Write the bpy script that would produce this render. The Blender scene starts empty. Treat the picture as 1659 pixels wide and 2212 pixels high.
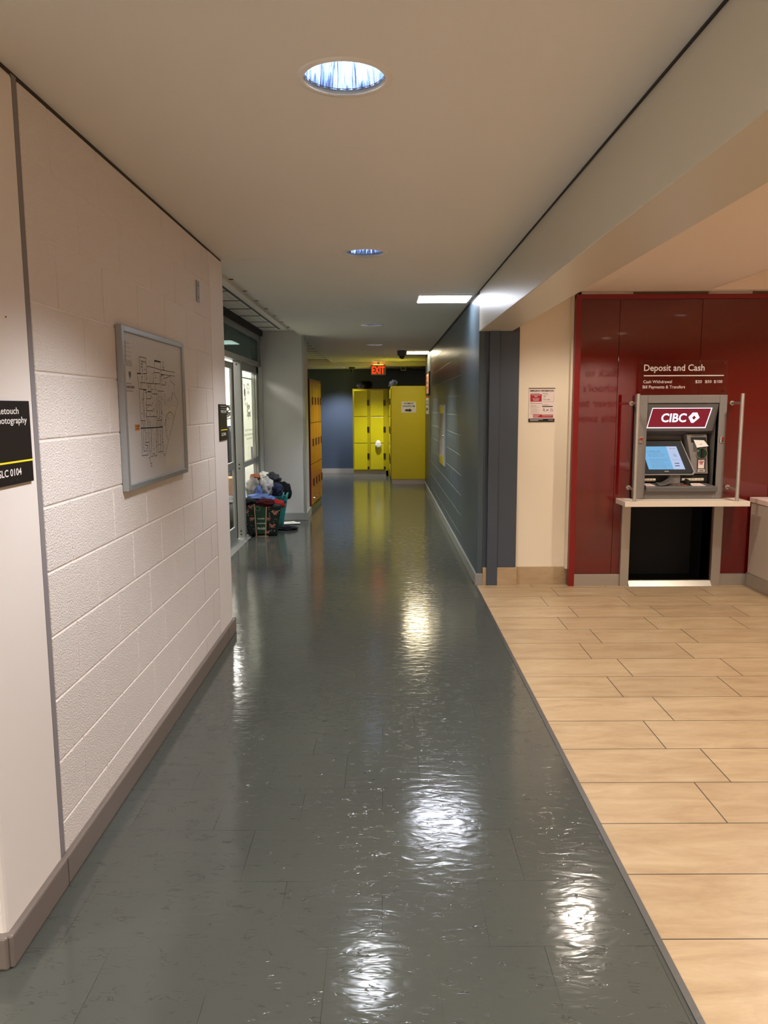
import bpy, bmesh, math, random
from mathutils import Vector, Matrix, noise
random.seed(7)
PI = math.pi
COL = bpy.context.scene.collection
CAMZ = 1.508

# ------------------------------------------------------------------ colours / materials
def lin(c):
    return tuple((v/255/12.92) if v/255 <= 0.04045 else ((v/255+0.055)/1.055)**2.4 for v in c)

MATS = {}
def M(name, rgb, rough=0.5, metal=0.0, spec=0.5, bump=None, emit=None, coat=0.0, trans=0.0, var=None, rvar=None, stretch=None):
    """bump=(scale,strength,dist) ; var=(scale,amount) ; emit=(rgb,strength)"""
    m = bpy.data.materials.new(name); m.use_nodes = True
    nt = m.node_tree; b = nt.nodes['Principled BSDF']
    b.inputs['Base Color'].default_value = (*lin(rgb), 1)
    b.inputs['Roughness'].default_value = rough
    b.inputs['Metallic'].default_value = metal
    b.inputs['Specular IOR Level'].default_value = spec
    b.inputs['Coat Weight'].default_value = coat
    b.inputs['Coat Roughness'].default_value = 0.03
    if trans: b.inputs['Transmission Weight'].default_value = trans
    if emit:
        b.inputs['Emission Color'].default_value = (*lin(emit[0]), 1)
        b.inputs['Emission Strength'].default_value = emit[1]
    tc = nt.nodes.new('ShaderNodeTexCoord')
    mp = nt.nodes.new('ShaderNodeMapping'); nt.links.new(tc.outputs['Object'], mp.inputs[0])
    if stretch: mp.inputs['Scale'].default_value = stretch
    if var:
        n = nt.nodes.new('ShaderNodeTexNoise'); n.inputs['Scale'].default_value = var[0]; n.inputs['Detail'].default_value = 4
        nt.links.new(mp.outputs[0], n.inputs['Vector'])
        mx = nt.nodes.new('ShaderNodeMix'); mx.data_type = 'RGBA'
        a = lin(rgb); k = var[1]
        mx.inputs[6].default_value = (*[max(0, v*(1-k)) for v in a], 1)
        mx.inputs[7].default_value = (*[min(1, v*(1+k)) for v in a], 1)
        nt.links.new(n.outputs['Fac'], mx.inputs[0]); nt.links.new(mx.outputs[2], b.inputs['Base Color'])
    if bump:
        n = nt.nodes.new('ShaderNodeTexNoise'); n.inputs['Scale'].default_value = bump[0]; n.inputs['Detail'].default_value = 3
        nt.links.new(mp.outputs[0], n.inputs['Vector'])
        bp = nt.nodes.new('ShaderNodeBump'); bp.inputs['Strength'].default_value = bump[1]; bp.inputs['Distance'].default_value = bump[2]
        nt.links.new(n.outputs['Fac'], bp.inputs['Height']); nt.links.new(bp.outputs[0], b.inputs['Normal'])
    MATS[name] = m
    return m

def emis(name, rgb, s):
    m = bpy.data.materials.new(name); m.use_nodes = True
    nt = m.node_tree; nt.nodes.remove(nt.nodes['Principled BSDF'])
    e = nt.nodes.new('ShaderNodeEmission'); e.inputs[0].default_value = (*lin(rgb), 1); e.inputs[1].default_value = s
    nt.links.new(e.outputs[0], nt.nodes['Material Output'].inputs[0])
    return m

def glass(name, tint, refl=1.0, haze=0.0):
    m = bpy.data.materials.new(name); m.use_nodes = True
    nt = m.node_tree; nt.nodes.remove(nt.nodes['Principled BSDF'])
    tr = nt.nodes.new('ShaderNodeBsdfTransparent'); tr.inputs[0].default_value = (*tint, 1)
    gl = nt.nodes.new('ShaderNodeBsdfGlossy'); gl.inputs['Roughness'].default_value = 0.02
    lw = nt.nodes.new('ShaderNodeLayerWeight'); lw.inputs['Blend'].default_value = 0.5
    pw = nt.nodes.new('ShaderNodeMath'); pw.operation = 'POWER'; pw.inputs[1].default_value = 5.0; nt.links.new(lw.outputs['Facing'], pw.inputs[0])
    fr = nt.nodes.new('ShaderNodeMath'); fr.operation = 'MULTIPLY_ADD'; fr.inputs[1].default_value = 0.75*refl; fr.inputs[2].default_value = 0.03*refl; nt.links.new(pw.outputs[0], fr.inputs[0])
    mx = nt.nodes.new('ShaderNodeMixShader')
    nt.links.new(fr.outputs[0], mx.inputs[0]); nt.links.new(tr.outputs[0], mx.inputs[1]); nt.links.new(gl.outputs[0], mx.inputs[2])
    out = mx
    if haze:
        df = nt.nodes.new('ShaderNodeBsdfDiffuse'); df.inputs[0].default_value = (0.30, 0.36, 0.33, 1)
        m2 = nt.nodes.new('ShaderNodeMixShader'); m2.inputs[0].default_value = haze
        nt.links.new(mx.outputs[0], m2.inputs[1]); nt.links.new(df.outputs[0], m2.inputs[2]); out = m2
    nt.links.new(out.outputs[0], nt.nodes['Material Output'].inputs[0])
    return m

wall_white = M('painted_block_white', (226,216,210), 0.36, bump=(170,0.8,0.006), spec=0.5)
pil_white = M('smooth_plaster_white', (226,216,209), 0.45, bump=(14,0.10,0.01))
joint_grey = M('grey_sealant', (128,122,124), 0.7)
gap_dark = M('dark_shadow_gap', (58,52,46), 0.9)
ceil_m = M('ceiling_paint', (236,229,219), 0.75, bump=(40,0.05,0.002), spec=0.3)
beam_m = M('beam_paint', (206,197,178), 0.36, bump=(30,0.05,0.002), spec=0.5, stretch=(1,1,0.2))
warm_ceil = M('warm_ceiling_paint', (242,224,204), 0.7, spec=0.3)
cream = M('cream_plaster', (240,226,202), 0.6, bump=(60,0.05,0.002), spec=0.3)
store_wall = M('store_white_wall', (228,230,220), 0.7)
rec_wall = M('grey_white_wall', (188,186,184), 0.35, bump=(6,0.06,0.01))
slate = M('slate_block_paint', (68,82,90), 0.34, bump=(60,0.10,0.002), spec=0.5, stretch=(1,1,0.03))
slate_joint = M('slate_joint_paint', (132,140,130), 0.5)
jamb = M('jamb_dark_blue', (70,78,88), 0.4, spec=0.4)
back_blue = M('back_wall_blue', (76,88,110), 0.45, spec=0.4)
base_brown = M('vinyl_base_taupe', (112,100,92), 0.4)
base_grey = M('vinyl_base_grey', (140,141,136), 0.32)
steel = M('brushed_steel', (178,170,160), 0.36, metal=0.6, bump=(120,0.1,0.001), stretch=(0.05,1,1))
steel_v = M('brushed_steel_post', (200,192,180), 0.3, metal=0.7)
alum = M('anodised_aluminium', (158,158,152), 0.38, metal=0.45, spec=0.6)
alum_dark = M('shaded_aluminium_profile', (92,94,88), 0.4, metal=0.6)
chrome = M('chrome', (210,210,205), 0.12, metal=1.0)
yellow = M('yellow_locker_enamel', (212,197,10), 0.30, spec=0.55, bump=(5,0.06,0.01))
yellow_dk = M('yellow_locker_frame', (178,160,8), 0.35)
orange = M('orange_locker_enamel', (158,88,14), 0.30, spec=0.6)
maroon = M('maroon_locker_frame', (120,10,22), 0.35)
handle_dk = M('recessed_handle', (72,60,44), 0.35, metal=0.6)
handle_br = M('maroon_handle_cup', (70,22,16), 0.4)
red_glass = M('back_painted_red_glass', (96,1,2), 0.035, spec=0.65, coat=0.35)
red_frame = M('red_metal_frame', (128,14,14), 0.35)
white_lam = M('white_laminate', (236,222,204), 0.3)
grey_lam = M('pale_grey_laminate', (196,184,170), 0.35)
black = M('matte_black', (8,8,8), 0.5)
void = M('black_laminate', (6,6,6), 0.65)
atm_grey = M('atm_grey_plastic', (128,122,117), 0.42, spec=0.4)
atm_dark = M('atm_charcoal_plastic', (72,68,66), 0.45, spec=0.4)
atm_mid = M('atm_mid_plastic', (98,94,91), 0.4, spec=0.4)
bezel = M('screen_bezel_black', (14,14,15), 0.5, spec=0.2)
paper = M('white_paper', (228,224,216), 0.7)
pinkpaper = M('label_paper', (235,216,208), 0.6)
ink = M('black_ink', (18,17,17), 0.6)
ink_grey = M('grey_ink', (95,92,90), 0.6)
ink_red = M('red_ink', (176,18,40), 0.5)
ink_orange = M('orange_ink', (226,140,20), 0.5)
white_ink = M('white_vinyl_lettering', (240,232,226), 0.5)
yellow_ink = M('yellow_vinyl_line', (250,222,40), 0.5)
sign_black = M('black_sign_plastic', (14,12,13), 0.35)
board_white = M('map_print_white', (214,210,208), 0.35)
board_frame = M('satin_silver_frame', (165,168,170), 0.35, metal=0.5)
dome_grey = M('camera_housing_grey', (92,90,84), 0.5)
dome_glass = M('smoked_dome', (10,10,11), 0.08, spec=0.8)
cardboard = M('cardboard', (176,136,92), 0.8)
bin_grey = M('grey_plastic_bin', (110,110,106), 0.4)
bag_green = M('dark_green_shopper', (18,38,30), 0.5, bump=(18,0.3,0.01))
bag_panel = M('green_shopper_panel', (34,74,50), 0.5, bump=(9,0.4,0.02))
bag_trim = M('tan_webbing', (206,170,140), 0.6)
moth_m = M('moth_print_pink', (206,130,108), 0.6)
moth_d = M('moth_print_brown', (120,52,38), 0.6)
cream_dot = M('moth_print_cream', (226,214,190), 0.6)
teal_bag = M('turquoise_shopper', (44,132,126), 0.45, bump=(12,0.3,0.015))
tag_metal = M('control_strip_aluminium', (112,112,110), 0.4, metal=0.9, bump=(25,0.4,0.004))
def cloth(name, rgb): return M(name, rgb, 0.9, bump=(45,0.5,0.006), var=(14,0.25), spec=0.2)
c_black = cloth('black_cloth',(16,15,18)); c_navy = cloth('navy_denim',(38,46,70)); c_blue = cloth('blue_shirt',(92,112,160))
c_grey = cloth('grey_cloth',(134,130,124)); c_white = cloth('white_cloth',(216,210,196)); c_red = cloth('red_cloth',(140,26,26))
c_rust = cloth('rust_cloth',(170,98,64)); c_char = cloth('charcoal_jeans',(52,52,56)); c_plum = cloth('dark_maroon_cloth',(60,10,14))
pane = glass('clear_glass', (0.96,0.965,0.955), refl=0.45)
pane_tr = glass('transom_glass', (0.12,0.15,0.14), haze=0.20, refl=0.5)
perspex = glass('clear_perspex', (0.97,0.93,0.93))
reflector = M('faceted_reflector', (204,216,238), 0.17, metal=1.0, bump=(34,1.0,0.05), stretch=(1,1,0.06))
tube = emis('lamp_tube_glow', (218,230,255), 3.8)
tube_warm = emis('warm_lamp_glow', (255,214,160), 4.0)
panel_cool = emis('led_panel_cool', (236,240,255), 9.0)
panel_fill = emis('led_fill_panel', (246,240,232), 18.0)
panel_warm = emis('led_panel_warm', (255,236,196), 12.0)
store_light = emis('store_ceiling_light', (255,250,243), 18.0)
exit_red = emis('exit_letter_red', (255,52,20), 0.75)
exit_bg = M('exit_face_panel',(128,104,92),0.4)
exit_hot = emis('exit_lamp_glow', (255,170,60), 3.0)
sign_white = emis('backlit_white', (226,232,255), 0.7)
sign_red = emis('backlit_dark_red', (170,52,62), 0.20)
scr_blue = emis('screen_blue', (128,188,232), 0.30)
scr_pale = emis('screen_pale', (186,200,232), 0.33)

banner_m = bpy.data.materials.new('banner_fabric'); banner_m.use_nodes = True
_n = banner_m.node_tree; _t = _n.nodes.new('ShaderNodeBsdfTranslucent'); _t.inputs[0].default_value = (*lin((236,240,222)),1)
_x = _n.nodes.new('ShaderNodeMixShader'); _x.inputs[0].default_value = 0.6
_n.nodes['Principled BSDF'].inputs['Base Color'].default_value = (*lin((230,232,214)),1)
_n.links.new(_n.nodes['Principled BSDF'].outputs[0], _x.inputs[1]); _n.links.new(_t.outputs[0], _x.inputs[2]); _n.links.new(_x.outputs[0], _n.nodes['Material Output'].inputs[0])

def floor_vinyl():
    m = bpy.data.materials.new('grey_green_vinyl_tile'); m.use_nodes = True
    nt = m.node_tree; N = nt.nodes; L = nt.links; b = N['Principled BSDF']
    tc = N.new('ShaderNodeTexCoord')
    mp = N.new('ShaderNodeMapping'); mp.inputs['Location'].default_value = (-0.142, -3.2158, 0); L.new(tc.outputs['Object'], mp.inputs[0])
    br = N.new('ShaderNodeTexBrick'); br.inputs['Scale'].default_value = 1; br.inputs['Brick Width'].default_value = 0.3048
    br.inputs['Row Height'].default_value = 0.3048; br.inputs['Mortar Size'].default_value = 0.0009; br.inputs['Mortar Smooth'].default_value = 0.3
    br.offset = 0.5; br.offset_frequency = 2
    br.inputs['Color1'].default_value = (*lin((72,74,68)),1); br.inputs['Color2'].default_value = (*lin((69,71,66)),1); br.inputs['Mortar'].default_value = (*lin((40,40,36)),1)
    L.new(mp.outputs[0], br.inputs['Vector'])
    # joints only show in stretches
    nj = N.new('ShaderNodeTexNoise'); nj.inputs['Scale'].default_value = 2.2; nj.inputs['Detail'].default_value = 2; L.new(tc.outputs['Object'], nj.inputs['Vector'])
    rj = N.new('ShaderNodeValToRGB'); rj.color_ramp.elements[0].position = 0.44; rj.color_ramp.elements[1].position = 0.56; L.new(nj.outputs['Fac'], rj.inputs[0])
    base = N.new('ShaderNodeMix'); base.data_type = 'RGBA'; base.inputs[6].default_value = (*lin((71,73,67)),1)
    L.new(rj.outputs[0], base.inputs[0]); L.new(br.outputs['Color'], base.inputs[7])
    # squiggle marks
    m2 = N.new('ShaderNodeMapping'); m2.inputs['Rotation'].default_value = (0,0,math.radians(28)); m2.inputs['Scale'].default_value = (9,34,1); L.new(tc.outputs['Object'], m2.inputs[0])
    n1 = N.new('ShaderNodeTexNoise'); n1.inputs['Scale'].default_value = 1.0; n1.inputs['Detail'].default_value = 2.5; n1.inputs['Distortion'].default_value = 1.3; L.new(m2.outputs[0], n1.inputs['Vector'])
    s = N.new('ShaderNodeMath'); s.operation = 'SUBTRACT'; s.inputs[1].default_value = 0.5; L.new(n1.outputs['Fac'], s.inputs[0])
    a = N.new('ShaderNodeMath'); a.operation = 'ABSOLUTE'; L.new(s.outputs[0], a.inputs[0])
    r = N.new('ShaderNodeValToRGB'); r.color_ramp.elements[0].position = 0.0; r.color_ramp.elements[0].color = (1,1,1,1); r.color_ramp.elements[1].position = 0.022; r.color_ramp.elements[1].color = (0,0,0,1); L.new(a.outputs[0], r.inputs[0])
    n2 = N.new('ShaderNodeTexNoise'); n2.inputs['Scale'].default_value = 19; n2.inputs['Detail'].default_value = 1; L.new(tc.outputs['Object'], n2.inputs['Vector'])
    r2 = N.new('ShaderNodeValToRGB'); r2.color_ramp.elements[0].position = 0.50; r2.color_ramp.elements[1].position = 0.62; L.new(n2.outputs['Fac'], r2.inputs[0])
    mk = N.new('ShaderNodeMath'); mk.operation = 'MULTIPLY'; L.new(r.outputs[0], mk.inputs[0]); L.new(r2.outputs[0], mk.inputs[1])
    dk = N.new('ShaderNodeMix'); dk.data_type = 'RGBA'; dk.inputs[7].default_value = (*lin((36,35,31)),1)
    f = N.new('ShaderNodeMath'); f.operation = 'MULTIPLY'; f.inputs[1].default_value = 0.55; L.new(mk.outputs[0], f.inputs[0]); L.new(f.outputs[0], dk.inputs[0]); L.new(base.outputs[2], dk.inputs[6])
    L.new(dk.outputs[2], b.inputs['Base Color'])
    # roughness variation
    n4 = N.new('ShaderNodeTexNoise'); n4.inputs['Scale'].default_value = 3; n4.inputs['Detail'].default_value = 5; L.new(tc.outputs['Object'], n4.inputs['Vector'])
    mr = N.new('ShaderNodeMapRange'); mr.inputs[3].default_value = 0.085; mr.inputs[4].default_value = 0.15; L.new(n4.outputs['Fac'], mr.inputs[0]); L.new(mr.outputs[0], b.inputs['Roughness'])
    b.inputs['Specular IOR Level'].default_value = 0.55
    # bump: embossed wrinkles plus soft waviness
    n3 = N.new('ShaderNodeTexNoise'); n3.inputs['Scale'].default_value = 1.0; n3.inputs['Detail'].default_value = 2; n3.inputs['Distortion'].default_value = 0.6
    m3 = N.new('ShaderNodeMapping'); m3.inputs['Rotation'].default_value = (0,0,math.radians(22)); m3.inputs['Scale'].default_value = (11,26,1); L.new(tc.outputs['Object'], m3.inputs[0]); L.new(m3.outputs[0], n3.inputs['Vector'])
    b1 = N.new('ShaderNodeBump'); b1.inputs['Strength'].default_value = 0.5; b1.inputs['Distance'].default_value = 0.0024; L.new(n3.outputs['Fac'], b1.inputs['Height'])
    b2 = N.new('ShaderNodeBump'); b2.invert = True; b2.inputs['Strength'].default_value = 0.35; b2.inputs['Distance'].default_value = 0.0008; L.new(mk.outputs[0], b2.inputs['Height']); L.new(b1.outputs[0], b2.inputs['Normal'])
    L.new(b2.outputs[0], b.inputs['Normal'])
    return m
vinyl = floor_vinyl()

def floor_beige(name='beige_porcelain_tile', brick=True):
    m = bpy.data.materials.new(name); m.use_nodes = True
    nt = m.node_tree; N = nt.nodes; L = nt.links; b = N['Principled BSDF']
    tc = N.new('ShaderNodeTexCoord')
    m2 = N.new('ShaderNodeMapping'); m2.inputs['Scale'].default_value = (2.6,11,8); L.new(tc.outputs['Object'], m2.inputs[0])
    n1 = N.new('ShaderNodeTexNoise'); n1.inputs['Scale'].default_value = 1; n1.inputs['Detail'].default_value = 10; n1.inputs['Roughness'].default_value = 0.72; n1.inputs['Distortion'].default_value = 0.5; L.new(m2.outputs[0], n1.inputs['Vector'])
    r = N.new('ShaderNodeValToRGB'); e = r.color_ramp.elements
    e[0].position = 0.28; e[0].color = (*lin((158,130,97)),1); e[1].position = 0.72; e[1].color = (*lin((192,168,134)),1)
    x = r.color_ramp.elements.new(0.5); x.color = (*lin((178,152,117)),1)
    L.new(n1.outputs['Fac'], r.inputs[0]); col = r.outputs[0]
    if brick:
        mp = N.new('ShaderNodeMapping'); mp.inputs['Location'].default_value = (-1.397,-3.258,0); L.new(tc.outputs['Object'], mp.inputs[0])
        br = N.new('ShaderNodeTexBrick'); br.inputs['Scale'].default_value = 1; br.inputs['Brick Width'].default_value = 0.6182
        br.inputs['Row Height'].default_value = 0.3091; br.inputs['Mortar Size'].default_value = 0.0024; br.inputs['Mortar Smooth'].default_value = 0.0
        br.offset = 0.2427; br.offset_frequency = 2
        br.inputs['Color1'].default_value = (1,1,1,1); br.inputs['Color2'].default_value = (0.86,0.84,0.82,1); br.inputs['Mortar'].default_value = (1,1,1,1)
        L.new(mp.outputs[0], br.inputs['Vector'])
        mu = N.new('ShaderNodeMix'); mu.data_type = 'RGBA'; mu.blend_type = 'MULTIPLY'; mu.inputs[0].default_value = 1
        L.new(col, mu.inputs[6]); L.new(br.outputs['Color'], mu.inputs[7])
        g = N.new('ShaderNodeMix'); g.data_type = 'RGBA'; g.inputs[7].default_value = (*lin((74,62,52)),1)
        L.new(br.outputs['Fac'], g.inputs[0]); L.new(mu.outputs[2], g.inputs[6]); col = g.outputs[2]
        bp = N.new('ShaderNodeBump'); bp.invert = True; bp.inputs['Strength'].default_value = 0.6; bp.inputs['Distance'].default_value = 0.001
        L.new(br.outputs['Fac'], bp.inputs['Height']); L.new(bp.outputs[0], b.inputs['Normal'])
    L.new(col, b.inputs['Base Color']); b.inputs['Roughness'].default_value = 0.34; b.inputs['Specular IOR Level'].default_value = 0.4
    return m
beige = floor_beige(); beige_plain = floor_beige('beige_porcelain_skirting', False)

# ------------------------------------------------------------------ mesh building
FONT = {}
def glyph_mesh(s, bold):
    key = (s, bold)
    if key in FONT: return FONT[key]
    cu = bpy.data.curves.new('t', 'FONT'); cu.body = s; cu.size = 1.0; cu.resolution_u = 3
    if bold: cu.offset = bold
    ob = bpy.data.objects.new('t', cu); COL.objects.link(ob)
    me = ob.to_mesh()
    vs = [tuple(v.co) for v in me.vertices]; fs = [tuple(p.vertices) for p in me.polygons]
    ob.to_mesh_clear(); bpy.data.objects.remove(ob); bpy.data.curves.remove(cu)
    FONT[key] = (vs, fs); return FONT[key]

class MB:
    def __init__(s): s.v = []; s.f = []; s.m = []
    def add(s, vs, fs, mi=0):
        o = len(s.v); s.v += [tuple(v) for v in vs]
        for f in fs: s.f.append(tuple(i+o for i in f)); s.m.append(mi)
        return s
    def box(s, x0,x1,y0,y1,z0,z1, mi=0):
        vs = [(x,y,z) for x in (x0,x1) for y in (y0,y1) for z in (z0,z1)]
        return s.add(vs, [(0,1,3,2),(4,6,7,5),(0,4,5,1),(2,3,7,6),(0,2,6,4),(1,5,7,3)], mi)
    def quad(s, a,b,c,d, mi=0): return s.add([a,b,c,d], [(0,1,2,3)], mi)
    def poly(s, pts, mi=0): return s.add(pts, [tuple(range(len(pts)))], mi)
    def prism(s, pts, d, mi=0):      # polygon extruded by vector d
        n = len(pts); a = [Vector(p) for p in pts]; b = [p+Vector(d) for p in a]
        fs = [tuple(range(n))[::-1], tuple(range(n,2*n))] + [(i,(i+1)%n,(i+1)%n+n,i+n) for i in range(n)]
        return s.add(a+b, fs, mi)
    def cyl(s, p0, p1, r0, r1=None, n=24, mi=0, caps=True):
        r1 = r0 if r1 is None else r1
        p0 = Vector(p0); p1 = Vector(p1); d = (p1-p0).normalized()
        t = Vector((0,0,1)) if abs(d.z) < 0.9 else Vector((1,0,0))
        u = d.cross(t).normalized(); w = d.cross(u)
        vs = [p0+(u*math.cos(2*PI*i/n)+w*math.sin(2*PI*i/n))*r0 for i in range(n)] + [p1+(u*math.cos(2*PI*i/n)+w*math.sin(2*PI*i/n))*r1 for i in range(n)]
        fs = [(i,(i+1)%n,(i+1)%n+n,i+n) for i in range(n)]
        if caps: fs += [tuple(range(n))[::-1], tuple(range(n,2*n))]
        return s.add(vs, fs, mi)
    def lathe(s, c, prof, n=32, mi=0):  # prof [(r,z)] about vertical axis at c
        vs = []; fs = []
        for r,z in prof:
            for i in range(n): vs.append((c[0]+r*math.cos(2*PI*i/n), c[1]+r*math.sin(2*PI*i/n), c[2]+z))
        for k in range(len(prof)-1):
            for i in range(n): fs.append((k*n+i,k*n+(i+1)%n,(k+1)*n+(i+1)%n,(k+1)*n+i))
        return s.add(vs, fs, mi)
    def text(s, t, o, u, v, h, w=None, mi=0, bold=0.0, align='l', thick=None):
        """cap height h; w stretches the line to that width; o = baseline start"""
        vs, fs = glyph_mesh(t, bold)
        if not vs: return s
        x0 = min(p[0] for p in vs); x1 = max(p[0] for p in vs)
        k = h/0.69; kx = k if w is None else w/(x1-x0)
        off = {'l':0,'c':-(x1-x0)*kx/2,'r':-(x1-x0)*kx}[align]
        o = Vector(o); u = Vector(u).normalized(); v = Vector(v).normalized()
        pts = [o+u*((p[0]-x0)*kx+off)+v*(p[1]*k) for p in vs]
        return s.add(pts, fs, mi)
    def line(s, a, b, wdt, n, mi=0):   # flat strip a->b lying on plane with normal n
        a = Vector(a); b = Vector(b); d = (b-a)
        if d.length < 1e-6: return s
        p = d.normalized().cross(Vector(n)).normalized()*wdt/2
        e = d.normalized()*wdt/2
        return s.quad(a-e+p, b+e+p, b+e-p, a-e-p, mi)
    def mesh(s, name, mats):
        me = bpy.data.meshes.new(name); me.from_pydata(s.v, [], s.f)
        for m in (mats if isinstance(mats,(list,tuple)) else [mats]): me.materials.append(m)
        for p,mi in zip(me.polygons, s.m): p.material_index = mi
        bm = bmesh.new(); bm.from_mesh(me); bmesh.ops.recalc_face_normals(bm, faces=bm.faces); bm.to_mesh(me); bm.free()
        me.update(); return me
    def build(s, name, mats, parent=None, bevel=0, smooth=False, local=False, seg=2):
        ob = bpy.data.objects.new(name, s.mesh(name, mats)); COL.objects.link(ob)
        if parent is not None:
            ob.parent = parent
            if not local and parent.type == 'EMPTY': ob.location = -Vector(parent.location)
        if bevel:
            b = ob.modifiers.new('bevel','BEVEL'); b.width = bevel; b.segments = seg; b.limit_method = 'ANGLE'; b.angle_limit = math.radians(35)
        if smooth:
            for p in ob.data.polygons: p.use_smooth = True
        return ob

def flat_sharp(ob, ang=35):
    for p in ob.data.polygons: p.use_smooth = True
    ob.data.set_sharp_from_angle(angle=math.radians(ang))

def tag(o, label, cat, group=None):
    o['label'] = label; o['category'] = cat
    if group: o['group'] = group
    return o
def thing(name, label, cat, loc, group=None, rz=0):
    o = bpy.data.objects.new(name, None); COL.objects.link(o); o.location = loc; o.rotation_euler = (0,0,rz)
    o.empty_display_size = 0.05
    return tag(o, label, cat, group)
def struct(mb, name, mats, **k):
    o = mb.build(name, mats, **k); o['kind'] = 'structure'; return o
def box1(*a): return MB().box(*a)

# ------------------------------------------------------------------ setting: floors
struct(box1(-4.5,0.765,-5,18.2,-0.10,0), 'floor', vinyl)
struct(box1(0.765,0.785,-5,6.46,-0.10,0.004), 'trim_1', tag_metal)
struct(box1(0.785,6.6,-5,6.6,-0.10,0.001), 'floor_tiled', beige)
struct(box1(0.765,4.0,6.6,18.2,-0.10,0), 'floor_far', vinyl)

# ------------------------------------------------------------------ ceilings
def holed(x0,x1,y0,y1,z,holes,top=0.25):
    mb = MB(); holes = sorted(holes, key=lambda h:h[1]); y = y0
    i = 0
    rows = []
    while i < len(holes):
        row = [holes[i]]
        while i+1 < len(holes) and abs(holes[i+1][1]-row[0][1]) < 0.01: i += 1; row.append(holes[i])
        rows.append(sorted(row)); i += 1
    for row in rows:
        a = row[0][2]*1.6; yc = row[0][1]
        mb.quad((x0,y,z),(x1,y,z),(x1,yc-a,z),(x0,yc-a,z)); y = yc+a; x = x0
        for hx,hy,r in row:
            mb.quad((x,yc-a,z),(hx-a,yc-a,z),(hx-a,yc+a,z),(x,yc+a,z)); x = hx+a
            n = 48; inn = []; out = []
            for k in range(n):
                t = 2*PI*k/n; c,s_ = math.cos(t), math.sin(t); q = a/max(abs(c),abs(s_))
                inn.append((hx+r*c,hy+r*s_,z)); out.append((hx+q*c,hy+q*s_,z))
            mb.add(inn+out, [(k,(k+1)%n,(k+1)%n+n,k+n) for k in range(n)])
        mb.quad((x,yc-a,z),(x1,yc-a,z),(x1,yc+a,z),(x,yc+a,z))
    mb.quad((x0,y,z),(x1,y,z),(x1,y1,z),(x0,y1,z))
    mb.box(x0,x1,y0,y1,z+top,z+top+0.05)
    mb.box(x0,x0+0.002,y0,y1,z,z+top); mb.box(x1-0.002,x1,y0,y1,z,z+top); mb.box(x0,x1,y0,y0+0.002,z,z+top); mb.box(x0,x1,y1-0.002,y1,z,z+top)
    return mb

R_DL = 0.117
dl = [(-0.108,-2.70),(-0.108,-0.17),(-0.108,2.36),(-0.11,4.89),(-0.129,9.10),(-0.133,11.94),(-0.12,15.88)]
near = [(x,y,R_DL) for x,y in dl if y < 5.1]; far = [(x,y,R_DL) for x,y in dl if y > 5.1]
struct(holed(-4.5,0.83,-5,5.11,2.44,near), 'ceiling', ceil_m)
struct(holed(-1.10,0.90,5.11,16.5,2.44,far), 'ceiling_corridor', ceil_m)
struct(holed(-4.5,4.0,16.5,18.2,2.36,[(-0.96,17.05,R_DL)]), 'ceiling_end', ceil_m)
struct(box1(0.90,4.0,13.0,16.5,2.44,2.50), 'ceiling_side', ceil_m)
# acoustic tile ceiling over the recess and the side passage
tb = MB()
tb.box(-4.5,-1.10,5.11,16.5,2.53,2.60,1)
y = 5.04
k = 0
while y < 16.4:
    y1 = min(y+0.606,16.5)
    for x0 in (-4.44,-3.83,-3.22,-2.61,-2.0,-1.39):
        x1 = min(x0+0.604,-1.10)
        tb.box(x0,x1,max(y,5.115),y1-0.006,2.502,2.531,0)
    tb.box(-4.44,-1.10,y1-(0.030 if k % 3 == 1 else 0.018),y1,2.4985,2.503,1)  # dark strip paints in the shade of the tile seam
    y += 0.61; k += 1
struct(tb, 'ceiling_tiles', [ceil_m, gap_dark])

warm = [(3.7,0.6),(3.7,-0.25),(1.48,5.50),(3.1,5.05),(1.9,3.0),(3.7,3.0),(1.9,0.6),(1.9,-2.0),(3.7,-2.0)]  # includes an unseen lamp added to light the advert board
wr = holed(1.06,2.60,-5,6.5,2.42,[(x,y,0.075) for x,y in warm if x < 2.6])
struct(wr, 'ceiling_warm', warm_ceil)
w2 = holed(2.60,6.6,-5,6.31,2.62,[(x,y,0.075) for x,y in warm if x > 2.6])
w2.box(2.60,6.6,6.31,6.5,2.42,2.80); w2.box(2.598,2.604,-5,6.31,2.42,2.80)
struct(w2, 'ceiling_raised', warm_ceil)
struct(MB().prism([(0.785,6.62,2.117),(1.055,6.62,2.117),(1.08,-5,2.117),(0.822,-5,2.117)],(0,0,0.58)), 'beam', beam_m, bevel=0.003)
struct(MB().prism([(0.779,6.46,2.433),(0.787,6.46,2.433),(0.824,-5,2.433),(0.815,-5,2.433)],(0,0,0.0065)), 'trim_2', gap_dark)  # dark strip stands in for the shadow gap along the beam

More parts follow.
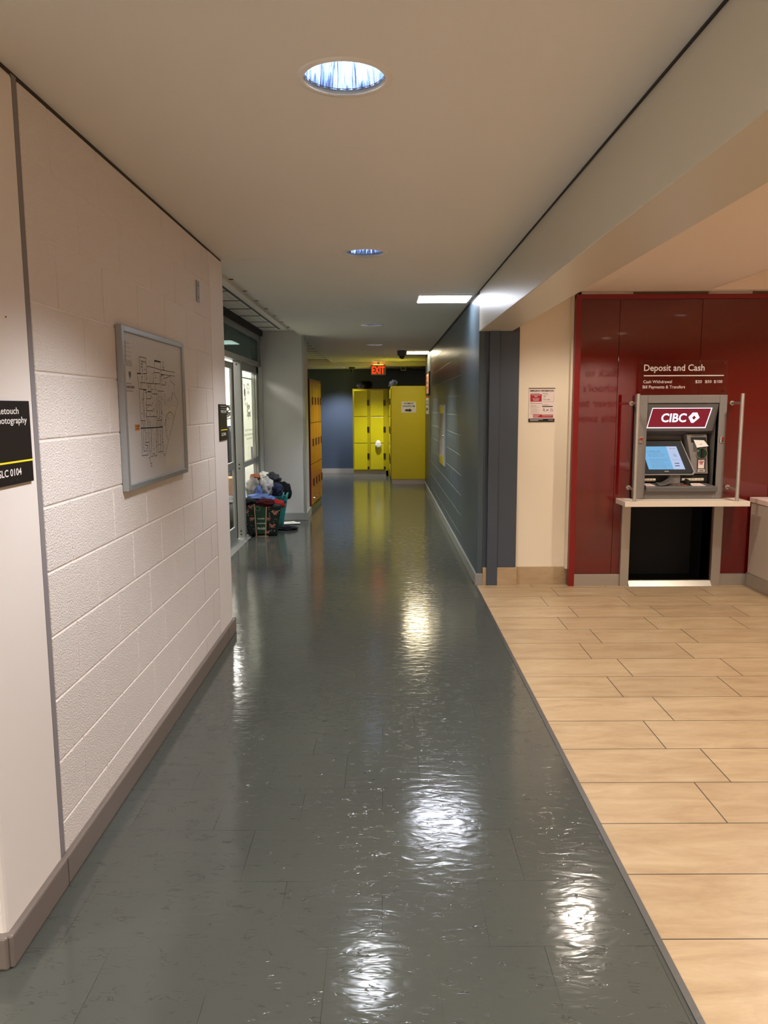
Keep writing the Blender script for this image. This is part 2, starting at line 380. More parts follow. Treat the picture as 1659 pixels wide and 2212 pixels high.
# ------------------------------------------------------------------ left block wall
Y0L, YJ0, YJ1, YE = 1.93, 2.295, 4.725, 5.106
wb = MB()
wb.box(-1.26,-1.0330,YJ0+0.002,YJ1+0.004,0,2.42,1)                       # core, shows in the joints
zc = [-0.01+0.2032*i for i in range(13)]
for i in range(12):
    z0, z1 = max(zc[i],0.0), min(zc[i+1],2.425)
    off = 2.523 if i % 2 == 1 else 2.726                        # course z 1.006-1.209 is i = 5
    off -= 0.4064*4
    ys = [YJ0+0.030]+[off+0.4064*k for k in range(12) if YJ0+0.05 < off+0.4064*k < YJ1-0.02]+[YJ1]
    for a, b in zip(ys[:-1], ys[1:]):
        g = 0.0028
        wb.box(-1.05,-1.030,a+g,b-g,z0+g,z1-g,0)
struct(wb, 'wall_left', [wall_white, pil_white], bevel=0.0034)
struct(MB().box(-1.27,-1.028,Y0L,YJ0,0,2.425), 'wall_left_pier', pil_white, bevel=0.012)
struct(MB().box(-1.27,-1.028,YJ1+0.006,YE,0,2.425), 'wall_left_end', pil_white, bevel=0.006)
gj = MB(); gj.box(-1.04,-1.031,YJ0-0.002,YJ0+0.028,0.08,2.43); gj.box(-1.04,-1.0335,YJ1-0.001,YJ1+0.007,0.08,2.43)
struct(gj, 'trim_3', joint_grey)
struct(MB().box(-1.24,-1.036,Y0L,YE,2.424,2.44), 'trim_4', gap_dark)  # dark strip stands in for shade in the gap above the wall
struct(MB().box(-3.0,-1.27,Y0L+0.02,Y0L+0.2,0,2.44), 'wall_side_return', pil_white)
bb = MB(); bb.box(-1.03,-1.008,Y0L-0.012,YE+0.014,0,0.095); bb.box(-1.29,-1.02,Y0L-0.022,Y0L+0.01,0,0.095)
bb.box(-1.27,-1.008,YE-0.005,YE+0.018,0,0.095)
struct(bb, 'baseboard_left', base_brown, bevel=0.006)
bb = MB(); bb.box(-1.0075,-1.0068,2.285,2.2865,0.0,0.094); bb.box(-1.0075,-1.0068,4.86,4.8615,0.0,0.094)
struct(bb, 'trim_5', gap_dark)

# ------------------------------------------------------------------ recess, shop front surround, end wall
struct(box1(-4.5,-1.27,5.0,5.10,0,2.60), 'wall_store_front_side', store_wall)
struct(box1(-1.60,-1.058,10.35,10.95,0,2.50), 'wall_recess_end', rec_wall, bevel=0.004)
struct(box1(-1.070,-1.040,10.338,10.362,0.09,2.44), 'trim_6', alum)
bb = MB(); bb.box(-1.62,-1.022,10.328,10.35,0,0.10); bb.box(-1.058,-1.034,10.33,10.97,0,0.10)
struct(bb, 'baseboard_recess', base_grey, bevel=0.003)
struct(box1(-4.5,-1.72,12.1,12.2,0,2.6), 'wall_store_back', store_wall)
struct(box1(-1.72,-1.60,10.36,12.2,0,2.6), 'wall_store_side', store_wall)
struct(box1(-4.5,-4.4,5.1,12.2,0,2.6), 'wall_store_left', store_wall)
struct(box1(-4.5,-1.68,5.2,12.2,2.44,2.50), 'ceiling_store', store_wall)
for i,(x,y) in enumerate([(-2.6,7.4),(-2.6,9.6),(-2.4,11.2)]):
    t = thing('ceiling_light', 'square white light on the shop ceiling', 'light', (x,y,2.44), 'lights on the shop ceiling')
    MB().box(x-0.33,x+0.33,y-0.33,y+0.33,2.425,2.442).build('frame', alum, t)
    MB().box(x-0.30,x+0.30,y-0.30,y+0.30,2.418,2.426).build('diffuser', store_light, t)

# shop front: aluminium frame with transom, one fixed pane and a sliding door
fr = MB()
fr.box(-1.70,-1.61,5.2,10.35,2.03,2.09); fr.box(-1.68,-1.61,5.2,10.35,2.36,2.43); fr.box(-1.68,-1.61,10.26,10.35,2.05,2.43)
fr.box(-1.69,-1.65,8.9,10.35,1.94,2.03); fr.box(-1.69,-1.65,10.20,10.35,0,2.03); fr.box(-1.69,-1.65,8.9,10.22,0.80,0.865); fr.box(-1.69,-1.65,8.9,10.22,0,0.14)
fr.box(-1.69,-1.65,10.02,10.06,0.1,1.95)
struct(fr, 'window_1', alum, bevel=0.003)
struct(box1(-1.672,-1.666,8.9,10.22,0.1,1.96), 'window_1_pane', pane)
struct(box1(-1.648,-1.640,5.2,10.28,2.08,2.37), 'window_2_pane', pane_tr)
struct(box1(-1.72,-1.58,5.2,10.35,2.43,2.53), 'trim_7', gap_dark)
pm = MB(); pm.box(-1.69,-1.60,8.80,8.90,0.015,2.03)
po = struct(pm, 'window_1_post', alum, bevel=0.003)
bo = MB()
for z in (1.985,0.865,0.82,0.10,0.06):
    bo.cyl((-1.645,8.802,z),(-1.645,8.796,z),0.009,n=14)
bo.build('bolt', black, po)
th = MB(); th.prism([(-1.72,5.2,0),(-1.56,5.2,0),(-1.60,5.2,0.022),(-1.72,5.2,0.022)], (0,3.86,0)); th.box(-1.655,-1.645,5.2,9.0,0.022,0.026)
struct(th, 'trim_8', alum)
d = MB(); d.box(-1.685,-1.66,8.575,8.655,0.03,2.0); d.box(-1.70,-1.66,7.2,7.3,0.03,2.0); d.box(-1.684,-1.661,7.3,8.58,0.83,0.91); d.box(-1.684,-1.661,7.3,8.58,0.03,0.185); d.box(-1.684,-1.661,7.3,8.58,1.93,2.0)
dr = struct(d, 'door_1', alum, bevel=0.004)
MB().box(-1.675,-1.670,7.28,8.58,0.16,1.95).build('door_glass', pane, dr)
MB().box(-1.680,-1.655,8.656,8.668,0.03,2.0).build('seal_strip', black, dr)
d2 = MB(); d2.box(-1.69,-1.65,5.2,7.2,0.03,0.185); d2.box(-1.69,-1.65,5.2,7.2,0.83,0.91); d2.box(-1.69,-1.65,5.2,5.3,0,2.03); d2.box(-1.69,-1.65,7.1,7.2,0,2.03); d2.box(-1.69,-1.65,5.2,7.2,1.95,2.03)
struct(d2, 'window_3', alum)
struct(box1(-1.675,-1.669,5.3,7.1,0.15,1.96), 'window_3_pane', pane)

# slim rail on recess ceiling
t = thing('ceiling_track_light', 'long slim white linear fitting with a dark slot on the recess ceiling', 'light', (-1.26,8.1,2.50))
MB().box(-1.275,-1.205,6.05,10.0,2.468,2.502).build('housing', ceil_m, t, bevel=0.003)
MB().box(-1.318,-1.275,6.2,9.95,2.480,2.503).build('slot', black, t)

# banner behind fixed pane
t = thing('hanging_banner', 'white shop banner hung inside the fixed pane behind the clothes bags', 'banner', (-1.71,9.55,0.84))
MB().quad((-1.705,8.95,0.835),(-1.705,10.34,0.835),(-1.705,10.34,1.90),(-1.705,8.95,1.90)).build('sheet', banner_m, t)
MB().cyl((-1.695,8.93,1.865),(-1.695,10.34,1.865),0.007,n=10).build('rod', black, t)
U=(0,1,0); V=(0,0,1)
tb = MB(); X=-1.700
yc = 9.84
tb2 = MB()
for k in range(16):                                  # arch over the small mark
    a0 = PI*k/16; a1 = PI*(k+1)/16
    p = lambda a,r:(X, yc+r*1.25*math.cos(a), 1.735+r*math.sin(a))
    tb2.quad(p(a0,0.075),p(a1,0.075),p(a1,0.055),p(a0,0.055))
tb2.text('WUSA', (X,yc,1.725), U, V, 0.026, 0.12, align='c', bold=0.01)
tb2.text('thrift', (X,yc,1.672), U, V, 0.050, 0.16, align='c', bold=0.02)
tb2.build('logo_print', M('banner_grey_ink',(58,54,52),0.8,spec=0.1), t)
tb.text('Now', (X,yc-0.02,1.485), U, V, 0.082, 0.22, align='c', bold=0.035)
tb.text('Open!', (X,yc,1.395), U, V, 0.085, 0.28, align='c', bold=0.035)
tb.build('now_open_lettering', M('banner_purple_grey_ink',(72,66,70),0.8,spec=0.1), t)
tb = MB()
for j,(s_,w) in enumerate([('The WUSA Thrift store offers',0.62),('clothing for all ages, sizes, genders,',0.72),('and for all seasons!',0.40)]):
    tb.text(s_, (X,yc+0.0,1.215-0.053*j), U, V, 0.026, w, align='c', bold=0.01)
tb.build('text_lines', ink, t)
flo = M('floral_brown_ink',(136,112,98),0.7); rnd = random.Random(3)
n=14; MB().poly([(X,9.59+0.055*math.cos(2*PI*k/n),1.69+0.055*math.sin(2*PI*k/n)) for k in range(n)]).build('flower_print',flo,t)
def speck(cnt,yf,zf):
    mb=MB()
    for k in range(cnt):
        yy=yf(); zz=zf(); r=rnd.uniform(0.006,0.015)
        mb.poly([(X,yy+r*math.cos(2*PI*q/7),zz+r*math.sin(2*PI*q/7)) for q in range(7)])
    mb.build('leaf_print',flo,t)
speck(9,lambda:9.59+rnd.uniform(-0.07,0.07),lambda:1.69+rnd.uniform(0.06,0.10)); speck(17,lambda:9.59+rnd.uniform(-0.07,0.07),lambda:1.69+rnd.uniform(-0.17,-0.065))
speck(22,lambda:10.17+rnd.uniform(-0.06,0.05),lambda:1.53+rnd.uniform(-0.1,0.11))
tag(MB().box(-1.649,-1.6475,9.62,9.76,0.86,1.02).build('paper_notice', M('pale_lilac_paper',(200,190,196),0.7)), 'small pale lilac notice taped low on the fixed shop pane', 'notice')

# things inside the shop seen through the sliding door
t = thing('trash_bin', 'round grey bin with pale rim inside the shop, seen through the sliding door', 'bin', (-1.96,9.35,0))
MB().lathe((-1.96,9.35,0),[(0.0,0.002),(0.15,0.002),(0.19,0.44),(0.0,0.44)],28).build('body', bin_grey, t, smooth=True)
MB().lathe((-1.96,9.35,0),[(0.188,0.38),(0.20,0.385),(0.20,0.40),(0.188,0.40)],28).build('rim', paper, t)
tag(MB().box(-2.08,-1.78,9.55,9.85,0.0,0.64).build('cardboard_box', cardboard, bevel=0.004), 'tall brown cardboard box behind the grey bin inside the shop', 'box')
t = thing('clothes_rack', 'clothes rack of dark garments inside the shop door, white scarf on top', 'clothes rack', (-2.35,10.9,0))
r_ = MB(); r_.cyl((-2.6,10.9,1.25),(-1.95,10.9,1.25),0.014,n=12)
for x in (-2.58,-1.97): r_.cyl((x,10.9,0),(x,10.9,1.25),0.014,n=12)
r_.build('rail', chrome, t)
def hang(x, y, zt, zb, w, mat, par, nm='hanging_garment'):
    mb = MB(); vs=[]; fs=[]; nn=12; hh=10
    for j in range(hh):
        f = j/(hh-1); ww = w*(0.35+0.65*min(1,f*3)); z = zt+(zb-zt)*f
        for i in range(nn):
            a = 2*PI*i/nn; k = 1+0.18*math.sin(3*a+5*f)
            vs.append((x+0.035*k*math.cos(a), y+ww*k*math.sin(a), z))
    for j in range(hh-1):
        for i in range(nn): fs.append((j*nn+i,j*nn+(i+1)%nn,(j+1)*nn+(i+1)%nn,(j+1)*nn+i))
    fs.append(tuple(range(nn))); fs.append(tuple(range((hh-1)*nn,hh*nn)))
    return mb.add(vs,fs).build(nm, mat, par, smooth=True)
for i,(mm,zb) in enumerate([(c_char,0.5),(c_grey,0.55),(c_char,0.45),(c_red,0.6),(c_navy,0.5),(c_char,0.52),(c_grey,0.5)]):
    hang(-2.54+0.085*i, 10.9, 1.24, zb, 0.2, mm, t)
t = thing('poster', 'pale poster with a black scribbled drawing on the shop back wall', 'poster', (-2.4,12.09,1.2))
MB().box(-2.66,-2.10,12.085,12.101,1.12,1.66).build('sheet', paper, t)
sc = MB(); rnd = random.Random(5)
pts = [Vector((-2.5+0.3*rnd.random(),12.08,1.3+0.25*rnd.random())) for _ in range(26)]
for a,b in zip(pts[:-1],pts[1:]): sc.line(a,b,0.012,(0,1,0))
sc.build('scribble', ink, t)

# ------------------------------------------------------------------ slate block wall on the right
sb = MB(); SX=0.787
sb.box(SX+0.0012,SX+0.30,7.85,13.0,0.0,2.40,1)
for i in range(12):
    z0=max(-0.002+0.2032*i,0); z1=min(-0.002+0.2032*(i+1),2.44)
    off=8.05 if i%2 else 7.85
    ys=[7.86]+[off+0.4064*k for k in range(14) if 7.9<off+0.4064*k<12.95]+[13.0]
    for a,b in zip(ys[:-1],ys[1:]): sb.box(SX,SX+0.05,a+0.0015,b-0.0015,z0+0.0035,z1-0.0035,0)
struct(sb,'wall_right',[slate,slate_joint],bevel=0.002)
struct(box1(SX-0.002,0.835,6.46,7.852,0.0,2.44),'wall_right_pier',slate,bevel=0.006)
struct(box1(SX+0.02,1.10,6.62,7.85,0.0,2.44),'wall_right_core',slate)
struct(box1(SX-0.004,1.09,13.008,14.62,0.0,2.44),'wall_right_end',slate,bevel=0.015)
struct(MB().box(SX-0.006,SX+0.2,6.47,14.6,2.416,2.44),'trim_9',gap_dark)
bb=MB(); bb.box(SX-0.018,SX,6.44,14.64,0,0.10); bb.box(SX-0.018,0.835,6.438,6.46,0,0.10)
struct(bb,'baseboard_right',base_grey,bevel=0.004)
# jamb columns beside the beam end
struct(box1(0.835,1.118,6.47,6.62,0.0,2.30),'wall_jamb',jamb)
struct(box1(0.868,0.955,6.435,6.50,0.0,2.118),'trim_10',jamb,bevel=0.004)
struct(box1(0.955,1.112,6.455,6.50,0.15,2.118),'trim_11',jamb,bevel=0.004)
bb=MB(); bb.box(0.836,0.868,6.449,6.47,0,0.152); bb.box(0.957,1.124,6.44,6.47,0,0.152); bb.box(1.118,1.555,6.486,6.50,0,0.150)
struct(bb,'baseboard_tile',beige_plain,bevel=0.002)
struct(box1(1.118,1.60,6.50,6.62,0,2.42),'wall_cream',cream)
struct(MB().box(1.535,1.552,6.44,6.5,0.14,2.40),'trim_12',cream)

# ------------------------------------------------------------------ red glass wall
rg=MB()
for a,b in [(1.60,1.915),(3.203,3.82),(3.823,4.44),(4.443,5.1),(5.103,6.55)]: rg.box(a,b,6.42,6.44,0.10,2.362)
pz=lambda pts: rg.prism([(x,6.42,z) for x,z in pts],(0,0.02,0))
pz([(1.918,0.10),(2.056,0.10),(2.056,1.53),(2.582,1.53),(2.582,2.362),(1.918,2.362)])
pz([(2.585,1.53),(2.75,1.53),(2.75,0.10),(3.20,0.10),(3.20,2.362),(2.585,2.362)])
rw=struct(rg,'wall_red',red_glass,bevel=0.0008)
wb_=MB(); wb_.box(1.60,2.056,6.44,6.62,0,2.42); wb_.box(2.75,6.6,6.44,6.62,0,2.42); wb_.box(2.056,2.75,6.44,6.62,1.535,2.42)
struct(wb_,'wall_red_backing',gap_dark)
kr=MB(); kr.box(2.05,2.056,6.44,6.85,0,0.74); kr.box(2.75,2.756,6.44,6.85,0,0.74); kr.box(2.05,2.756,6.85,6.86,0,1.54); kr.box(2.05,2.756,6.44,6.85,0.715,0.74); kr.box(2.05,2.756,6.40,6.86,0.0,0.004)
struct(kr,'wall_kick_recess',void)
rf=MB(); rf.box(1.553,1.60,6.39,6.45,0,2.395); rf.box(1.553,6.6,6.395,6.45,2.362,2.397)
struct(rf,'trim_13',red_frame,bevel=0.002)
sp=MB()
xs=[1.6,2.02,2.36,2.62,2.98,3.4,4.2,6.5]; ms=[0,1,1,0,1,0,0]
for a,b,m_ in zip(xs[:-1],xs[1:],ms): sp.box(a,b-0.004,6.41,6.44,2.398,2.418,m_)
struct(sp,'trim_14',[grey_lam,M('raw_board_brown',(104,86,58),0.9)])
mb=MB(); mb.box(1.60,1.985,6.40,6.42,0,0.10); mb.box(2.825,3.06,6.40,6.42,0,0.10)
struct(mb,'baseboard_steel',steel,bevel=0.001)

# side counter with steel plinth
t=thing('counter_cabinet','long pale grey laminate counter running off the right edge beside the red wall','counter',(3.3,4.4,0))
MB().box(3.058,3.60,2.4,6.395,0.115,0.705).build('body',grey_lam,t,bevel=0.003)
MB().box(3.046,3.62,2.4,6.40,0.712,0.752).build('worktop',M('pink_white_worktop',(238,214,204),0.3),t,bevel=0.002)
MB().box(3.052,3.58,2.4,6.40,0,0.115).build('plinth',steel,t,bevel=0.002)
# enclosing walls out of view
struct(box1(6.6,6.7,-5,6.6,0,2.8),'wall_east',cream)
struct(box1(-4.6,-4.5,-5,2.0,0,2.5),'wall_west',pil_white)
struct(box1(-4.6,6.7,-5.1,-5,0,2.8),'wall_south',pil_white)
struct(box1(-4.5,4.0,17.82,17.95,0,2.5),'wall_back',back_blue)
struct(box1(-4.6,-4.5,12.2,18,0,2.5),'wall_far_left',back_blue)
struct(box1(4.0,4.1,13,18,0,2.5),'wall_far_right',back_blue)
struct(box1(1.09,4.0,14.3,14.62,0,2.5),'wall_far_near',slate)
bb=MB(); bb.box(-4.5,4.0,17.80,17.82,0,0.105)
struct(bb,'baseboard_back',M('pale_base',(176,170,168),0.4))

# ------------------------------------------------------------------ downlights
def downlight(x,y,z,label,group,r=R_DL,power=45,col=(0.93,0.96,1.0),tm=tube,cone=112,blend=0.65,depth=0.20):
    t=thing('downlight',label,'ceiling light',(x,y,z),group)
    MB().lathe((x,y,z),[(r*0.995,-0.0035),(r*1.15,-0.0035),(r*1.175,0.0)],48).build('trim_ring',ceil_m,t,smooth=True)
    MB().lathe((x,y,z),[(r*0.985,0.0),(r*1.0,0.010),(r*0.985,0.016)],48).build('seal_ring',gap_dark,t,smooth=True)
    n=28
    mb=MB().lathe((x,y,z),[(r*0.995,0.012),(r*0.93,depth*0.6),(r*0.80,depth),(0.001,depth+0.004)],n)
    mb.build('reflector',reflector,t)
    lm=MB()
    for k in range(4 if r>0.1 else 2):
        a=PI/4+k*PI/2; lm.cyl((x+r*0.36*math.cos(a),y+r*0.36*math.sin(a),z+depth),(x+r*0.36*math.cos(a),y+r*0.36*math.sin(a),z+depth*0.35),0.011,n=10)
    lm.build('lamp',tm,t)
    ld=bpy.data.lights.new('lamp_light','SPOT'); ld.energy=power; ld.color=col; ld.spot_size=math.radians(cone); ld.spot_blend=blend; ld.shadow_soft_size=r*0.88
    lo=bpy.data.objects.new('lamp_light',ld); COL.objects.link(lo); lo.parent=t; lo.location=(0,0,0.02)
    return t
P_C=62
for (x,y),lb in zip(dl,['recessed round downlight behind the camera, second back','recessed round downlight just behind the camera','large round downlight nearest the camera','second round downlight along the corridor ceiling','third round downlight, beyond the square light panel','fourth round downlight, before the camera dome','last round downlight before the exit sign']):
    downlight(x,y,2.44,lb,'corridor downlights',power=(36 if abs(y-4.89)<0.1 else P_C))
downlight(-0.96,17.05,2.36,'small bright downlight in front of the blue back wall','corridor downlights',power=P_C)
for i,(x,y) in enumerate(warm):
    downlight(x,y,2.42 if x<2.6 else 2.62,'small warm downlight in the ceiling over the beige tiles','warm downlights',r=0.075,power={5.50:19,5.05:48,3.0:24,-0.25:45,0.6:40}.get(y,32),col=(1.0,0.89,0.77),tm=tube_warm,cone=140,blend=0.5,depth=0.12)

def panel_light(x0,x1,y0,y1,m,label):
    t=thing('light_panel',label,'ceiling light',((x0+x1)/2,(y0+y1)/2,2.44),'square light panels beside the slate wall')
    MB().box(x0-0.012,x1+0.012,y0-0.012,y1+0.012,2.434,2.4405).build('frame',ceil_m,t)
    MB().box(x0,x1,y0,y1,2.431,2.4345).build('diffuser',m,t)
panel_light(0.31,0.745,6.72,7.14,panel_cool,'square white light panel where the slate wall begins')
panel_light(0.40,0.77,13.35,13.95,panel_warm,'thin bright light panel right of the camera dome')

for (x,y) in [(-2.9,0.6),(-2.9,-2.2),(-1.6,-2.2),(-1.6,-4.0),(-2.9,-4.0)]:  # unseen panels added to brighten the near ceiling and walls
    t=thing('light_panel','added square fill light in the unseen ceiling behind the camera','ceiling light',(x,y,2.44),'added fill light panels')
    MB().box(x-0.30,x+0.30,y-0.30,y+0.30,2.430,2.4405).build('diffuser',panel_fill,t)
# ------------------------------------------------------------------ ceiling devices far down
def dome_cam(x,y,z,s,label):
    t=thing('security_camera',label,'camera',(x,y,z),None)
    MB().lathe((x,y,z),[(0.085*s,0.002),(0.080*s,-0.075*s),(0.072*s,-0.085*s),(0.0,-0.085*s)],24).build('housing',dome_grey,t,smooth=True)
    pr=[(0.052*s*math.cos(a),-0.085*s-0.055*s*math.sin(a)) for a in [k*PI/2/8 for k in range(9)]]
    MB().lathe((x,y,z),pr,20).build('dome',dome_glass,t,smooth=True)
dome_cam(0.315,13.2,2.44,1.0,'grey ceiling security camera with black dome left of the thin light panel')
dome_cam(-0.675,16.9,2.36,0.78,'small pale security camera dome against the dark wall, left of the exit sign')
t=thing('hanging_sign_frame','small empty square frame hanging right of the exit sign','sign',(0.42,16.8,2.36))
f=MB(); f.box(0.37,0.48,16.79,16.80,2.345,2.355); f.box(0.37,0.48,16.79,16.80,2.275,2.285); f.box(0.37,0.38,16.79,16.80,2.275,2.355); f.box(0.47,0.48,16.79,16.80,2.275,2.355)
f.build('frame',paper,t); MB().box(0.38,0.47,16.793,16.797,2.285,2.345).build('face',black,t)
t=thing('exit_sign','lit red EXIT sign hanging from the ceiling at the corridor end','exit sign',(-0.105,16.4,2.17))
EX0,EX1,EZ0,EZ1=-0.262,0.048,2.168,2.375
MB().box(EX0,EX1,16.40,16.44,EZ0,EZ1).build('housing',M('exit_housing',(150,140,130),0.4),t,bevel=0.004)
MB().box(EX0+0.012,EX1-0.012,16.397,16.401,EZ0+0.012,EZ1-0.012).build('face',exit_bg,t)
MB().text('EXIT',(-0.107,16.394,EZ0+0.030),(1,0,0),(0,0,1),0.145,0.265,align='c',bold=0.022).build('lettering',exit_red,t)
MB().box(EX0+0.05,EX1-0.05,16.405,16.435,EZ1,EZ1+0.006).build('lamp_slot',exit_hot,t)
MB().box(-0.13,-0.08,16.41,16.43,EZ1+0.006,2.445).build('bracket',alum,t)

# ------------------------------------------------------------------ yellow lockers
def lock_handle(mb,x,y,z,h=0.10,w=0.045,ax='x'):
    if ax=='x':
        mb.box(x-w/2,x+w/2,y-0.014,y,z-h/2,z+h/2); mb.cyl((x,y-0.026,z+0.012),(x,y-0.012,z+0.012),0.013,n=12)
    return mb
t=thing('locker_bank','yellow two-column metal lockers against the back, dark bag on top','lockers',(-0.3,17.35,0))
X0,X1,YF=-0.672,0.100,17.0
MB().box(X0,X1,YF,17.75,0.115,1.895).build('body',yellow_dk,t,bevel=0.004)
MB().box(X0+0.012,X1-0.05,YF+0.035,17.7,0,0.115).build('plinth',steel,t)
zz=[0.135,0.718,1.30,1.872]
for ci,(a,b) in enumerate([(X0+0.025,X0+0.315),(X0+0.385,X0+0.670)]):
    for r in range(3):
        dmb=MB().box(a,b,YF-0.018,YF,zz[r]+0.008,zz[r+1]-0.008)
        if ci==1 and r==0:
            dmb=MB().box(a,b,YF-0.018,YF,zz[r]+0.008,zz[r+1]-0.008)
        do=dmb.build('door',yellow,t,bevel=0.005)
        hz={0:0.44,1:1.02,2:1.60}[r]
        lock_handle(MB(),b+0.022,YF-0.004,hz,0.12,0.05).build('handle',handle_dk,do)
        if r==0: MB().box(b+0.002,b+0.042,YF-0.012,YF,0.145,0.21).build('hinge_plate',handle_dk,do)
rr=[0]
dmb=None
# corner door leaf angled between the two banks
t=thing('locker_bank','narrow yellow end locker squeezed between the two yellow banks','lockers',(0.116,17.3,0))
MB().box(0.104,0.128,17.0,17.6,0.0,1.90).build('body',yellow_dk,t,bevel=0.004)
for r in range(3):
    do=MB().box(0.106,0.128,16.985,17.0,zz[r]+0.01,zz[r+1]-0.01).build('door',yellow,t)
t=thing('locker_bank','yellow lockers seen end-on with a washroom sign taped on','lockers',(0.5,16.0,0))
BX0,BX1,BY=0.148,0.842,15.18
MB().box(BX0,BX1,BY,17.0,0.092,1.909).build('body',yellow,t,bevel=0.006)
MB().box(BX0+0.02,BX1-0.002,BY+0.012,17.0,0,0.092).build('plinth',steel,t)
for c_ in range(5):
    for r in range(3):
        y0=BY+0.03+0.35*c_
        do=MB().box(BX0-0.018,BX0,y0,y0+0.30,zz[r]+0.01,zz[r+1]-0.01).build('door',yellow,t,bevel=0.004)
        MB().box(BX0-0.034,BX0-0.016,y0+0.005,y0+0.05,{0:0.40,1:0.98,2:1.55}[r],{0:0.52,1:1.10,2:1.67}[r]).build('handle',handle_dk,do)
t=thing('paper_sign',"white paper sign reading WOMEN'S WASHROOM with a black arrow pointing right",'sign',(0.49,15.175,1.4))
Q=[(0.350,15.174,1.612),(0.628,15.174,1.604),(0.634,15.174,1.396),(0.345,15.174,1.392)]
MB().prism([(a,b,c) for a,b,c in Q],(0,0.003,0)).build('sheet',paper,t)
tb=MB(); tb.text("WOMEN'S",(0.488,15.171,1.555),(1,0,0),V,0.033,0.19,align='c',bold=0.02); tb.text('WASHROOM',(0.488,15.171,1.503),(1,0,0),V,0.033,0.235,align='c',bold=0.02)
tb.poly([(0.42,15.171,1.46),(0.50,15.171,1.46),(0.50,15.171,1.477),(0.555,15.171,1.44),(0.50,15.171,1.405),(0.50,15.171,1.422),(0.42,15.171,1.422)])
tb.build('lettering',ink,t)

# ------------------------------------------------------------------ cloth / blob helper
def blob(name,c,size,seed,mat,label=None,cat='clothing',group=None,parent=None,sub=4,amp=0.32,rot=0.0,freq=2.2,flat=True):
    bm=bmesh.new(); bmesh.ops.create_icosphere(bm,subdivisions=sub,radius=1.0)
    for v in bm.verts:
        p=v.co.copy(); q=p*freq+Vector((seed*3.1,seed*1.7,seed))
        n1=noise.noise(q); rd=1-abs(noise.noise(q*1.9+Vector((5,2,1))))*2
        wv=math.sin((p.x*math.cos(seed)+p.z*math.sin(seed*1.3)+0.4*n1)*11)
        k=1+amp*n1+amp*0.32*rd+amp*0.12*wv
        v.co=p*k
        if flat and v.co.z<-0.75: v.co.z=-0.75-0.1*(v.co.z+0.75)
    ca,sa=math.cos(rot),math.sin(rot)
    zmin=min(v.co.z for v in bm.verts)
    for v in bm.verts:
        x,y,z=v.co; x*=size[0]; y*=size[1]; z=(z-zmin)*size[2]
        v.co=Vector((x*ca-y*sa,x*sa+y*ca,z))
    me=bpy.data.meshes.new(name); bm.to_mesh(me); bm.free(); me.materials.append(mat)
    for p in me.polygons: p.use_smooth=True
    o=bpy.data.objects.new(name,me); COL.objects.link(o); o.location=c
    if parent: o.parent=parent; o.location=Vector(c)-Vector(parent.location)
    if label: tag(o,label,cat,group)
    return o
blob('garbage_bag',(-0.42,17.3,1.895),(0.16,0.14,0.10),3,M('dull_dark_bag',(16,15,13),0.9,spec=0.2),'crumpled dark bag on top of the two-column yellow lockers','bag')
blob('garbage_bag',(0.22,16.1,1.905),(0.10,0.12,0.08),9,M('dim_black_bag',(8,8,8),0.9,spec=0.2),'small black bundle on top of the end-on yellow lockers','bag')
blob('crumpled_paper',(-0.117,16.93,0.63),(0.062,0.05,0.085),5,paper,'crumpled white paper stuck under the middle door of the yellow lockers','paper',amp=0.25)  # wad of crumpled paper on the locker front

# ------------------------------------------------------------------ orange lockers (slightly turned)
ang=math.atan2(0.052,1.36)
t=thing('locker_bank','orange lockers with a dark red frame behind the white recess wall','lockers',(-1.062,11.24,0),rz=-ang)
LW=1.36
b_=MB(); b_.box(-0.46,-0.012,0,LW,0.07,1.915)
b_.box(-0.05,0.0,0,0.012,0.07,1.915); b_.box(-0.05,0.0,0,LW,1.885,1.915)
b_.build('body',maroon,t,local=True,bevel=0.002)
MB().box(-0.44,-0.02,0.01,LW-0.02,0,0.07).build('plinth',M('olive_plinth',(96,92,24),0.4),t,local=True)  # yellow-green reflection is put into the plinth colour
lz=[0.075,0.672,1.280,1.885]
for c_ in range(4):
    for r in range(3):
        y0=0.014+c_*0.336
        do=MB().box(-0.012,0.002,y0+0.003,y0+0.330,lz[r]+0.006,lz[r+1]-0.006).build('door',orange,t,local=True,bevel=0.003)
        hz={0:0.40,1:0.99,2:1.60}[r]
        MB().box(0.002,0.012,y0+0.245,y0+0.325,hz-0.055,hz+0.055).build('handle',handle_br,do,local=True)
        if r==0 and c_<3: MB().cyl((0.003,y0+0.26,0.16),(0.020,y0+0.26,0.16),0.012,n=10).build('padlock',chrome,do,local=True)

# ------------------------------------------------------------------ slate wall items
t=thing('fire_cabinet','tall steel cabinet with yellow ends mounted on the slate block wall','cabinet',(0.77,10.2,0.75))
MB().box(0.768,0.788,9.90,10.66,0.745,1.532).build('frame',alum,t,bevel=0.003)
MB().box(0.765,0.770,9.97,10.60,0.87,1.42).build('door_panel',M('satin_door_panel',(176,170,158),0.55,metal=0.2),t)
MB().box(0.764,0.770,9.93,10.62,1.42,1.52).build('upper_yellow_end',yellow,t); MB().box(0.764,0.770,9.93,10.62,0.758,0.865).build('lower_yellow_end',yellow_dk,t)  # thin yellow patches at the top and bottom ends
MB().cyl((0.752,9.94,1.14),(0.766,9.94,1.14),0.016,n=14).build('latch',chrome,t)
t=thing('framed_poster','black framed orange poster high on the far end of the slate wall','poster',(0.775,13.6,1.7))
MB().box(0.765,0.783,13.20,13.95,1.70,2.10).build('frame',black,t)
MB().box(0.762,0.766,13.24,13.91,1.735,2.065).build('print',M('peach_print',(214,150,110),0.5),t)
tb=MB(); 
